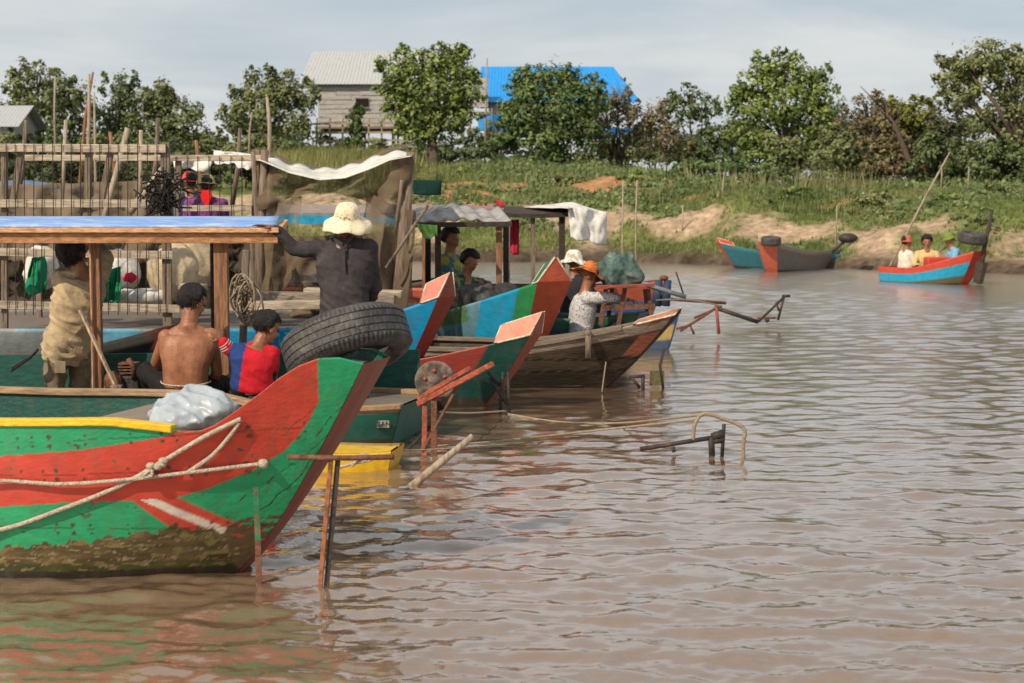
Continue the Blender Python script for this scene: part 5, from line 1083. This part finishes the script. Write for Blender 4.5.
M_char = cloth('charcoal_shirt', (.050,.044,.046), (.075,.066,.066)); M_redc = cloth('red_jersey', (.50,.018,.028), (.42,.015,.025)); M_bluec = cloth('blue_jersey_panel', (.022,.045,.15)); M_whitec = cloth('white_cloth', (.6,.58,.54))

# beige shirt man under the roof
J = dict(head=(74,254,.02), neck=(80,270,0), sL=(62,280,-.05), sR=(99,277,.12), pel=(66,347,0), hL=(57,352,-.04), hR=(80,352,.06), bend=(.02,-.04,0),
         eL=(60,276,.36), wL=(80,255,.52), eR=(106,258,.16), wR=(94,240,.36), kL=(54,398,.0), aL=(52,447,.06), kR=(80,398,.12), aR=(82,446,.12), toeL=(.6,.7,0), toeR=(.6,.7,0), palmL=(0,0,1), palmR=(0,0,1))
r_, Jw, H, ax, hk = person('person in a loose khaki shirt standing with head behind the blue roof edge', J, 12.7, (.2,.97,-.05), M_olive, 'long', M_khaki, voxel=.009, hem=-.22, wr=.020, seed=11, hair=1.3, hairlen=-1.0, sole=M_rubber)
b = MB(); b.prism([P(54,361,12.58), P(66,361,12.55), P(66,373,12.55), P(55,373,12.58)], (0,-.012,0)); b.build('pocket', M_khaki, r_, bevel=.004)
o = MB(); o.prism([P(35,352,12.45), P(30,359,12.45), P(10,373,12.45), P(12,366,12.45)], (0,.05,0)); o.tube([P(33,355,12.47), P(38,349,12.5)], .012, 8); ob = o.build('machete', mat('black_sheath', (.015,.015,.016), .5), None, bevel=.004); setp(ob, 'black knife sheath hanging behind the khaki shirt', 'sheath')
o = MB(); o.bar(P(80,310,12.3), P(117,389,12.15), .028, .02); ob = o.build('slanted_stick', wood('oar_wood', (.42,.30,.2), (.25,.17,.11), 'z'), None, bevel=.004); setp(ob, 'pale wooden stick slanting from the brown post to the rail', 'stick')
o = MB(); o.box(P(117,396,12.1), (.085,.06,.16)); ob = o.build('wooden_block', M_greywoodz, None, bevel=.008); setp(ob, 'small grey wooden block on the teal gunwale', 'block')

# bare backed man
J = dict(head=(193,303,.05), neck=(188,322,.0), sL=(166,337,.0), sR=(212,337,.03), pel=(186,388,0), hL=(172,389,.05), hR=(203,389,.07), bend=(-.01,-.06,0),
         eL=(156,362,.12), wL=(168,378,.36), eR=(217,372,.10), wR=(207,390,.33), kL=(146,372,.30), aL=(160,405,.55), kR=(222,384,.42), aR=(214,408,.50), toeL=(0,1,0), toeR=(0,1,0), palmL=(0,.5,-1), palmR=(0,.5,-1))
r_, Jw, H, ax, hk = person('bare-backed person in black trousers sitting with back to the camera', J, 11.95, (.55,.72,-.42), None, None, M_blk, voxel=.007, hair=1.06, shoulder=1.10, chest=1.14, groove=.10, wr=.010, belly=1.12)
cb = MB(); pts = []
for i in range(25):
    a = math.pi*(1+i/24); pts.append(P(186,381+3*math.sin(i/24*math.pi),11.95)+Vector((.175*math.cos(a), .130*math.sin(a), 0)))
cb.tube(pts, .006, 6); cb.build('waist_cord', M_rope, r_, True)

# squatting kid
J = dict(head=(267,328,.06), neck=(260,343,.03), sL=(238,352,.0), sR=(272,353,.05), pel=(252,386,.0), hL=(242,388,.04), hR=(263,388,.06), bend=(0,-.05,0),
         eL=(229,349,.02), wL=(221,340,-.01), eR=(273,368,.18), wR=(270,380,.32), kL=(238,362,.26), aL=(242,396,.10), kR=(270,364,.28), aR=(264,397,.10), toeL=(-.8,.35,0), toeR=(.5,.8,0), palmL=(.4,.3,-.6), palmR=(0,.3,-1))
r_, Jw, H, ax, hk = person('child in a red jersey with blue shoulder squatting at the stern', J, 11.75, (.60,.66,-.40), M_redc, None, M_blk, k=.84, voxel=.0065, hair=1.0, hem=-.05, wr=.016, seed=21, sole=M_rubber, grown=False)
g = MB(); S_, E_, W_ = Jw['sL'], Jw['eL'], Jw['wL']; g.capsule(S_+Vector((.02,0,0)), E_, .056, .046); g.ell(S_+Vector((.005,-.01,-.03)), (.045,.06,.08), None, 12, 10); link('raglan_sleeve', remesh(g, .008, 2, .006, seed=3, Mi=MINV[r_.name]), M_bluec, r_, True)
g = MB(); g.capsule(E_.lerp(S_, .15), E_.lerp(W_, .75), .050, .042); link('sleeve_cuff', remesh(g, .008, 2, .005, seed=4, Mi=MINV[r_.name]), M_redc, r_, True)
for q in (.25, .45, .65):
    g = MB(); c = E_.lerp(W_, q); d_ = (W_-E_).normalized(); g.lathe([(.0495-.009*q,-.004),(.052-.009*q,0),(.0495-.009*q,.004)], c, d_, 20); g.build('sleeve_stripe', M_whitec, r_, True)
g = MB(); S_, E_, W_ = Jw['sR'], Jw['eR'], Jw['wR']; g.capsule(S_, E_, .054, .045); g.capsule(E_, E_.lerp(W_, .8), .045, .038); link('sleeve', remesh(g, .008, 2, .006, seed=5, Mi=MINV[r_.name]), M_redc, r_, True)
# side panel of blue along the back seam
me_ = [c for c in r_.children if c.name.startswith('shirt')][0].data; n_ = len(me_.vertices); co = np.empty(n_*3); me_.vertices.foreach_get('co', co); co = co.reshape(-1, 3)
pa = MINV[r_.name] @ P(247,340,11.7); pb_ = MINV[r_.name] @ P(240,388,11.7); xl = pa.x+(co[:, 2]-pa.z)/(pb_.z-pa.z)*(pb_.x-pa.x); cc = np.ones((n_, 4)); cc[:, :3] = np.where((co[:, 0] < xl)[:, None], (.022,.045,.16), (.50,.018,.028))
at_ = me_.color_attributes.new('Col', 'FLOAT_COLOR', 'POINT'); at_.data.foreach_set('color', cc.astype(np.float32).ravel()); me_.materials.clear(); me_.materials.append(mat('two_tone_jersey', attr=True, rough=.85, var=.12, scale=6, bump=.25, bscale=45, spec=.1))
g = MB(); a = Jw['sL'].lerp(Jw['pel'], .08)+Vector((-.035,-.075,0)); b_ = Jw['sL'].lerp(Jw['pel'], .62)+Vector((-.125,-.075,0)); 

# hat man
J = dict(head=(347,223,-.03), neck=(345,239,0), sL=(322,249,.02), sR=(369,248,.0), pel=(344,326,0), hL=(333,330,0), hR=(356,330,0), bend=(0,.0,0),
         eL=(295,249,.0), wL=(275,229,-.06), eR=(375,286,.10), wR=(367,308,.24), kL=(330,378,-.02), aL=(328,424,.0), kR=(358,378,-.02), aR=(360,424,.0), toeL=(-.2,-1,0), toeR=(.2,-1,0), handdirL=(-.9,-.1,.30), palmL=(-.2,-.1,-1), palmR=(-.3,-.4,.2))
r_, Jw, H, ax, hk = person('person in charcoal shirt and pale flower-print hat leaning a hand on the roof', J, 12.35, (-.12,-.92,-.42), M_char, 'long', M_blk, voxel=.009, hair=1.0, hem=-.06, wr=.013, seed=31, skin=M_skin2, curl=.25, belly=1.06, chest=1.08)
M_hat = checks('flower_print_hat', (.50,.36,.20), (.70,.60,.42), 40, .30)
h_ = lathe_hat(r_, H, ax, hk, [(0,.112),(.035,.110),(.062,.100),(.079,.080),(.087,.048),(.092,.016),(.101,.0),(.130,-.020),(.158,-.042),(.180,-.062)], M_hat, wav=1.0, dz=.035, tilt=(.05,-.10,0))
for s_ in (-1, 1):
    g = MB(); n_ = Jw['neck']; g.prism([n_+Vector((s_*.012,-.115,-.07)), n_+Vector((s_*.075,-.085,-.005)), n_+Vector((s_*.085,-.05,.02)), n_+Vector((s_*.06,-.095,.03)), n_+Vector((s_*.004,-.10,-.015))], (0,.012,0)); g.build('collar', M_char, r_, bevel=.003)
g = MB(); g.bar(Jw['neck']+Vector((0,-.128,-.05)), Jw['neck']+Vector((.005,-.150,-.22)), .022, .006, (0,1,0)); g.build('placket', M_char, r_)

# purple shirt person and the one in the red cap
def stander(label, px, d, top, foot, fwd, shirt, pants, dx=17, **kw):
    s = S(d); hh = foot-top; y = lambda q: top+hh*q
    J = dict(head=(px,y(.075)), neck=(px,y(.15)), sL=(px-.115*hh,y(.20)), sR=(px+.115*hh,y(.20)), pel=(px,y(.50)), hL=(px-.06*hh,y(.52)), hR=(px+.06*hh,y(.52)), eL=(px-.14*hh,y(.37),.05), wL=(px-.12*hh,y(.44),.25), eR=(px+.14*hh,y(.37),.05), wR=(px+.12*hh,y(.44),.25), kL=(px-.065*hh,y(.74)), aL=(px-.07*hh,y(.95)), kR=(px+.065*hh,y(.74)), aR=(px+.07*hh,y(.95)))
    return person(label, J, d, fwd, shirt, 'long', pants, voxel=.014, k=hh/s/1.66, **kw)
r_, Jw, H, ax, hk = stander('person in purple plaid shirt and olive cap with red neck scarf behind the fence', 206, 16.7, 175, 318, (-.25,.95,-.1), checks('purple_plaid', (.10,.02,.12), (.17,.045,.16), 30, .5), cloth('dark_blue_trousers', (.025,.03,.05)), seed=41)
lathe_hat(r_, H, ax, hk, [(r*1.05, h) for r, h in CAP]+[(.12,-.010),(.128,-.016)], cloth('olive_cap', (.45,.38,.15)), 'cap', dz=.03, wav=1)
g = MB(); n_ = Jw['neck']; g.prism([n_+Vector((-.05,-.085,.06)), n_+Vector((.06,-.085,.06)), n_+Vector((.075,-.105,-.02)), n_+Vector((.03,-.125,-.12)), n_+Vector((-.02,-.115,-.04))], (0,.05,0)); g.build('scarf', cloth('red_scarf', (.62,.02,.02)), r_, bevel=.012)
r_, Jw, H, ax, hk = stander('person in red cap and dark shirt half hidden beside the purple shirt', 190, 17.4, 172, 312, (-.4,.6,0), cloth('navy_shirt', (.03,.035,.09)), M_blk, seed=42)
lathe_hat(r_, H, ax, hk, CAP+[(.13,-.02)], cloth('red_cap', (.50,.07,.07)), 'cap', dz=.03)

# people in the light blue roofed boat
M_camo = mat('camouflage_shirt', (.03,.07,.04), .9, .2, 10, col2=(.26,.24,.08), lo=.50, hi=.54)
def sitter(label, px, hy, d, fwd, shirt, pants, lean=0, arm=(14,30,.25), k=1., kneef=.35, armL=None, hd=0, **kw):
    s = S(d)*k; y = lambda m: hy+m*s; tx = Vector((fwd[0], fwd[1], 0)).normalized(); lat = Vector((tx.y, -tx.x, 0))
    def q(fx, lx, z): v = tx*fx+lat*lx; return (px+lean*z*s+v.x*s, hy+z*s, v.y*k)
    J = dict(head=q(hd,0,0), neck=q(-.01,0,.15), sL=q(-.02,-.18,.23), sR=q(-.02,.18,.23), pel=q(-.02,0,.68), hL=q(.02,-.10,.70), hR=q(.02,.10,.70), kL=q(kneef,-.15,.52), kR=q(kneef,.15,.52), aL=q(kneef-.05,-.12,.84), aR=q(kneef-.05,.12,.84))
    J.update(eL=q(.10,-.25,.45), wL=q(.32,-.14,.46), eR=q(.10,.25,.45), wR=q(.32,.14,.46))
    if 'J' in kw: J.update(kw.pop('J'))
    return person(label, J, d, fwd, shirt, 'long', pants, k=k, voxel=.015, **kw)
sitter('dark-haired person in teal and yellow shirt under the grey roof', 451, 239, 17.9, (.8,-.35,-.2), mat('teal_yellow_shirt', (.05,.16,.15), .9, .2, 9, col2=(.36,.32,.06), lo=.50, hi=.54), M_blk, seed=51, hair=1.12, group='people on the boats', k=.97)
r_, Jw, H, ax, hk = sitter('dark-haired person in camouflage shirt bending over the heap of nets', 470, 262, 17.5, (.75,-.5,-.45), M_camo, M_blk, seed=52, hair=1.15, k=.92, lean=-.25)
lump('net_heap', 'dark grey heap of nets in front of the camouflage shirt', 'nets', P(476,300,17.1), (.27,.26,.16), cloth('dark_net', (.075,.072,.07), (.13,.12,.11), .3), 7, .2, wr=.03)
lump('net_heap', 'second darker heap of nets right of the grey one', 'nets', P(506,298,17.1), (.17,.2,.15), cloth('darker_net', (.045,.043,.045), (.08,.075,.07), .3), 17, .2, wr=.03)
r_, Jw, H, ax, hk = sitter('person in white sun bonnet sitting behind the checked shirt', 574, 262, 18.6, (.5,.7,-.1), cloth('dark_shirt', (.03,.03,.035)), M_blk, seed=53, k=.9, hair=0)
lathe_hat(r_, H, ax, hk, [(r*1.08, h*.95) for r, h in BUCKET], checks('white_bonnet', (.42,.37,.28), (.70,.66,.56), 22, .5), wav=1, dz=.03)
r_, Jw, H, ax, hk = sitter('person in white checked shirt and orange brimmed hat bending towards the engine', 589, 276, 17.2, (.8,.15,-.35), checks('white_check_shirt', (.07,.065,.085), (.52,.49,.47), 52, .36), M_blk, seed=54, k=1.0, hair=0, lean=-.12, J=dict(eR=(606,297,-.2), wR=(624,299,-.1), eL=(608,300,.1), wL=(626,300,.15)))
lathe_hat(r_, H, ax, hk, [(r*.95, h*1.0) for r, h in WIDE], mat('orange_striped_hat', (.60,.16,.03), .7, .3, 5, (1,1,14), .3, 20, (.14,.04,.02), .48, .56), wav=1, dz=.03, tilt=(-.15,0,0))
# passengers of the far boat
G2 = 'passengers of the far boat'
r_, Jw, H, ax, hk = sitter('passenger in white shirt and red cap at the back of the far boat', 907, 242, 35.5, (.75,.35,0), cloth('cream_shirt', (.66,.58,.47)), M_blk, seed=61, group=G2, k=1.08, belly=1.2)
lathe_hat(r_, H, ax, hk, CAP+[(.14,-.02)], cloth('faded_red_cap', (.45,.12,.08)), 'cap', dz=.03)
sitter('passenger with long black hair and yellow top facing the camera', 927, 242, 35.3, (-.1,-1,-.1), cloth('yellow_top', (.55,.40,.18)), M_blk, seed=62, group=G2, k=1.05, hair=1.3, hairlen=-.9, skin=M_skin)
r_, Jw, H, ax, hk = sitter('passenger in light blue shirt and green cap leaning forward in the far boat', 949, 239, 34.9, (-.85,-.25,-.3), cloth('light_blue_shirt', (.17,.36,.52)), M_blk, seed=63, group=G2, k=1.1, lean=.25)
lathe_hat(r_, H, ax, hk, CAP+[(.14,-.02)], cloth('green_cap', (.16,.22,.05)), 'cap', dz=.03)
# ================================================================== ropes and loose things
def rope(label, pts, r=.013, m=None, name='mooring_rope', group=None, sub=10, sag=0):
    pp = [Vector(p) for p in pts]; out = []
    for i in range(len(pp)-1):
        a, b = pp[i], pp[i+1]; p0 = pp[max(0, i-1)]; p3 = pp[min(len(pp)-1, i+2)]
        for j in range(sub):
            t = j/sub; q = .5*((2*a)+(b-p0)*t+(2*p0-5*a+4*b-p3)*t*t+(3*a-p0-3*b+p3)*t*t*t); q.z -= sag*math.sin(math.pi*((i+t)/(len(pp)-1))); out.append(q)
    out.append(pp[-1]); mb = MB(); mb.tube(out, r, 8); o = mb.build(name, m or M_rope, None, True); return setp(o, label, 'rope', group)
def onA(px, py, off=.02):
    """point on the near flank of the foreground boat seen at px,py (ray meets the hull side)"""
    best = None
    for u in np.linspace(.4, .999, 240):
        for v in (0,):
            vs = np.linspace(.05, 1, 60); x, y, z = A.pt(np.full(60, u), vs)
            for i in range(60):
                w_ = A.W(float(x[i]), -float(y[i])-off, float(z[i])); yy = w_.y*math.cos(PITCH)-(w_.z-CAM_H)*math.sin(PITCH)
                up_ = (w_.z-CAM_H)*math.cos(PITCH)+w_.y*math.sin(PITCH)
                e = (512+F_PX*w_.x/yy-px)**2+(341.5-F_PX*up_/yy-py)**2
                if best is None or e < best[0]: best = (e, w_)
    return best[1]
rope('pale rope slanting down the red and green side to the left edge', [onA(240,420), onA(205,437), onA(165,462), onA(120,487), onA(60,511), onA(0,529), onA(0,529)+Vector((-.4,-.02,-.06))], 0.0105, group='ropes on the foreground boat')
rope('short pale rope branch from the prow notch ending under the level rope', [onA(238,421), onA(228,437), onA(212,453), onA(196,468), onA(186,475)], 0.0095, group='ropes on the foreground boat')
rope('level pale rope stretched along the red band of the foreground boat', [onA(0,482,.03)+Vector((-.4,0,.0)), onA(0,482,.03), onA(60,484,.03), onA(120,481,.03), onA(190,474,.03), onA(262,465,.02)], .009, group='ropes on the foreground boat')
kb = MB()
for i, (px, py) in enumerate(((148,472),(152,467),(157,466),(161,463),(165,461))):
    kb.ell(onA(px, py, .03), (.022,.018,.016), None, 10, 8)
for k in range(2):
    pts = [onA(150,469,.04)+Vector((.02*math.cos(a+k), -.006*k, -.035*abs(math.sin(a/2)))) for a in np.linspace(0, 6.28, 14)]; kb.tube(pts, .007, 6)
o = kb.build('rope_knot', M_rope, None, True); setp(o, 'lumpy knot joining the two ropes on the red band', 'knot')
kb = MB(); kb.ell(onA(262,465,.02), (.025,.02,.022), None, 10, 8); o = kb.build('rope_knot', M_rope, None, True); setp(o, 'small knot holding the level rope to the green stem', 'knot')
rope('short white rope tied round the iron crossbar beside the green prow', [P(340,467,7.58), P(355,463,7.56), P(372,459,7.55), P(362,455,7.54), P(352,466,7.55)], .008)
# clear plastic bag inside the bow
M_plastic = mat('milky_plastic', (.36,.40,.43), .35, .2, 4, bump=.5, bscale=14, spec=.5)
me = MB(); c = A.W(-.42, -.28, .76)
lump('plastic_bag', 'milky plastic sack bulging over the rail of the foreground boat', 'bag', P(193,413,7.8), (.19,.2,.10), M_plastic, 23, .34, ws=(8,8,9), wr=.024, voxel=.009)
# ropes to the anchor frame and across the water
rope('curved rope and bar looping over the sunken anchor frame', [P(693,442,11.25), P(695,424,11.25), P(704,414,11.25), P(724,419,11.25), P(744,429,11.25), P(743,447,11.25), P(745,480,11.25)], .013, M_rope2)
rope('long thin rope running from the prow bracket to the anchor frame', [P(508,414,13.4), P(560,422,13), P(620,423,12.7), P(702,415,11.25)], .008, M_rope2, group='long thin ropes over the water')
rope('long thin rope running from the stern frame to the anchor frame', [P(424,447,11.35), P(500,441,11.6), P(600,430,11.9), P(694,420,11.25)], .008, M_rope2, group='long thin ropes over the water')
rope('thin line from the yellow boat to the stern frame', [P(390,450,10.9), P(420,450,11.1), P(470,447,11.3), P(560,440,12)], .005, M_rope2, group='long thin ropes over the water')
rope('thin pale rope from the teal stern towards the salmon prow', [P(440,412,11.4), P(470,413,12.2), P(505,411,13.4)], .006, M_rope)
rope('mooring line from the weathered prow down into the water', [P(606,362,15.0), P(604,376,14.95), P(602,392,14.9)], .006, M_rope2)
rope('thin pale rope from the red table out to the shaft frame', [P(656,300,17), P(690,300,18.5), P(722,306,20.4)], .009, M_rope)
# coil of rope on a post and on-post bundle
cb = MB()
for k in range(9):
    c = P(245+rng.normal(0,3), 300+rng.normal(0,4), 14.3); rx, rz = .06+.05*rng.random(), .08+.10*rng.random(); ph = rng.random()*6
    cb.tube([c+Vector((rx*math.cos(a+ph), .05*math.sin(a*2+k), rz*math.sin(a+ph)+.02*math.sin(3*a+k))) for a in np.linspace(0, 6.283, 20)], .008, 6)
o = cb.build('rope_coil', M_rope2, None, True); setp(o, 'tangled coil of rope hung on the short post left of the hat man', 'rope')
pb = MB(); pb.bar(P(243,345,14.4), P(246,250,14.4), .06, .06, (0,1,0)); o = pb.build('short_post', M_greywoodz, None, bevel=.006); setp(o, 'grey post carrying the rope coil left of the hat man', 'post')
# tangle of dark net on the fence
tb = MB()
for k in range(130):
    c = P(164+rng.normal(0,8), 194+rng.normal(0,11), 14.6+rng.normal(0,.05)); q = c+Vector((rng.normal(0,.08), rng.normal(0,.04), rng.normal(-.03,.09))); m_ = c.lerp(q, .5)+Vector((rng.normal(0,.03), rng.normal(0,.03), rng.normal(0,.03))); tb.tube([c, m_, q], .007, 4, False)
o = tb.build('net_tangle', mat('black_twine', (.02,.018,.016), .9), None); setp(o, 'black tangle of twine and twigs hung on the fence corner', 'net', kind='stuff')
# sacks and bags behind the fence
M_sack = mat('cream_sack', (.50,.40,.26), .9, .2, 5, (1,1,1), .5, 90, (.36,.28,.18)); M_wbag = cloth('white_bag', (.58,.55,.50), (.44,.40,.35)); M_gnet = cloth('green_net_cloth', (.015,.19,.09), (.03,.28,.14))
for i, (px, py, d, r, m, lb) in enumerate([(172,276,15.7,(.24,.2,.30),M_sack,'upright cream sack behind the head of the bare-backed person'), (196,262,16.2,(.20,.2,.32),M_sack,'upright cream sack right of the other one, near the purple shirt'), (116,272,15.6,(.22,.2,.20),M_wbag,'pale bulging bag behind the khaki shirt, right side'), (42,270,15.5,(.16,.2,.22),M_wbag,'pale bag at the left behind the lower rails'),
        (140,297,15.4,(.30,.2,.08),M_wbag,'flat white bag lying on the deck behind the fence'), (104,296,15.45,(.16,.16,.12),M_wbag,'small white bag under the fence rail next to the brown post')]):
    lump('sack', lb, 'sack', P(px, py, d), r, m, 31+i*3, .16, 'sacks behind the fence', wr=.02, voxel=.02)
for i, (px, py, d, r, lb) in enumerate([(35,278,15.2,(.12,.1,.16),'green net bundle hanging at the left of the fence'), (112,289,15.2,(.10,.1,.13),'green net bundle right of the brown post')]):
    o = sheet('net_bundle', lb, 'net', [P(px-3,py-20,d), P(px+9,py-22,d+.05), P(px+11,py+17,d-.1), P(px-13,py+12,d-.1)], M_gnet, 16, 16, .09, 5, seed=i*3); setp(o, group='green net bundles')
lump('red_bundle', 'small red cloth bundle between the sacks behind the fence', 'cloth', P(130,278,15.2), (.07,.06,.055), cloth('crimson_cloth', (.5,.02,.06)), 61, .3)
# far motor on the grey moored boat
t = empty('outboard_motor', P(846, 246, 41), 0, 'dark outboard motor on the stern of the grey far boat', 'motor')
b = MB(); b.ell(P(848,238,41), (.24,.18,.12), None, 14, 10); b.build('cowl', M_darkiron, t, True)
b = MB(); b.tube([P(846,240,41), P(832,252,41)], .04, 6); b.build('tiller', M_darkiron, t, True)
# boat with blue cover and hull behind the fence
def colZ(x, z, v, u):
    c = np.zeros(x.shape+(3,)); c[:] = C3(.20,.15,.11); c[v > .8] = C3(.46,.36,.24); return c
Zb = Boat('river_boat', 'tan boat with blue cover floating far behind the upper fence rails', 118, 29, 0, 7, .7, 1.55, 1.75, .5, -1.2, colZ, plate=(.05,.2), taper=.35, N=80, M=20, group='painted wooden river boats')
cv = MB(); cv.grid(lambda u, v: P(-20+u*122, 197-17*math.sin(v*3.14)**.8*(.75+.25*math.sin(u*5)), 28.3+v*1.3), 40, 10); cv.build('cover', mat('dull_blue_cover', (.10,.16,.27), .7, .3, 3, bump=.5, bscale=6), Zb.root, True)
for i, (xa, d, w_, lb) in enumerate([(150,26,.9,'dark hut boat hull behind the fence corner')]):
    hb = Boat('river_boat', lb, xa+30, d, 4, 3.2, .6, 1.25, 1.5, .4, -.8, flat((0,(.05,.04,.035)), (.6,(.16,.06,.05))), plate=(.05,.2), taper=.4, N=60, M=16, group='painted wooden river boats')
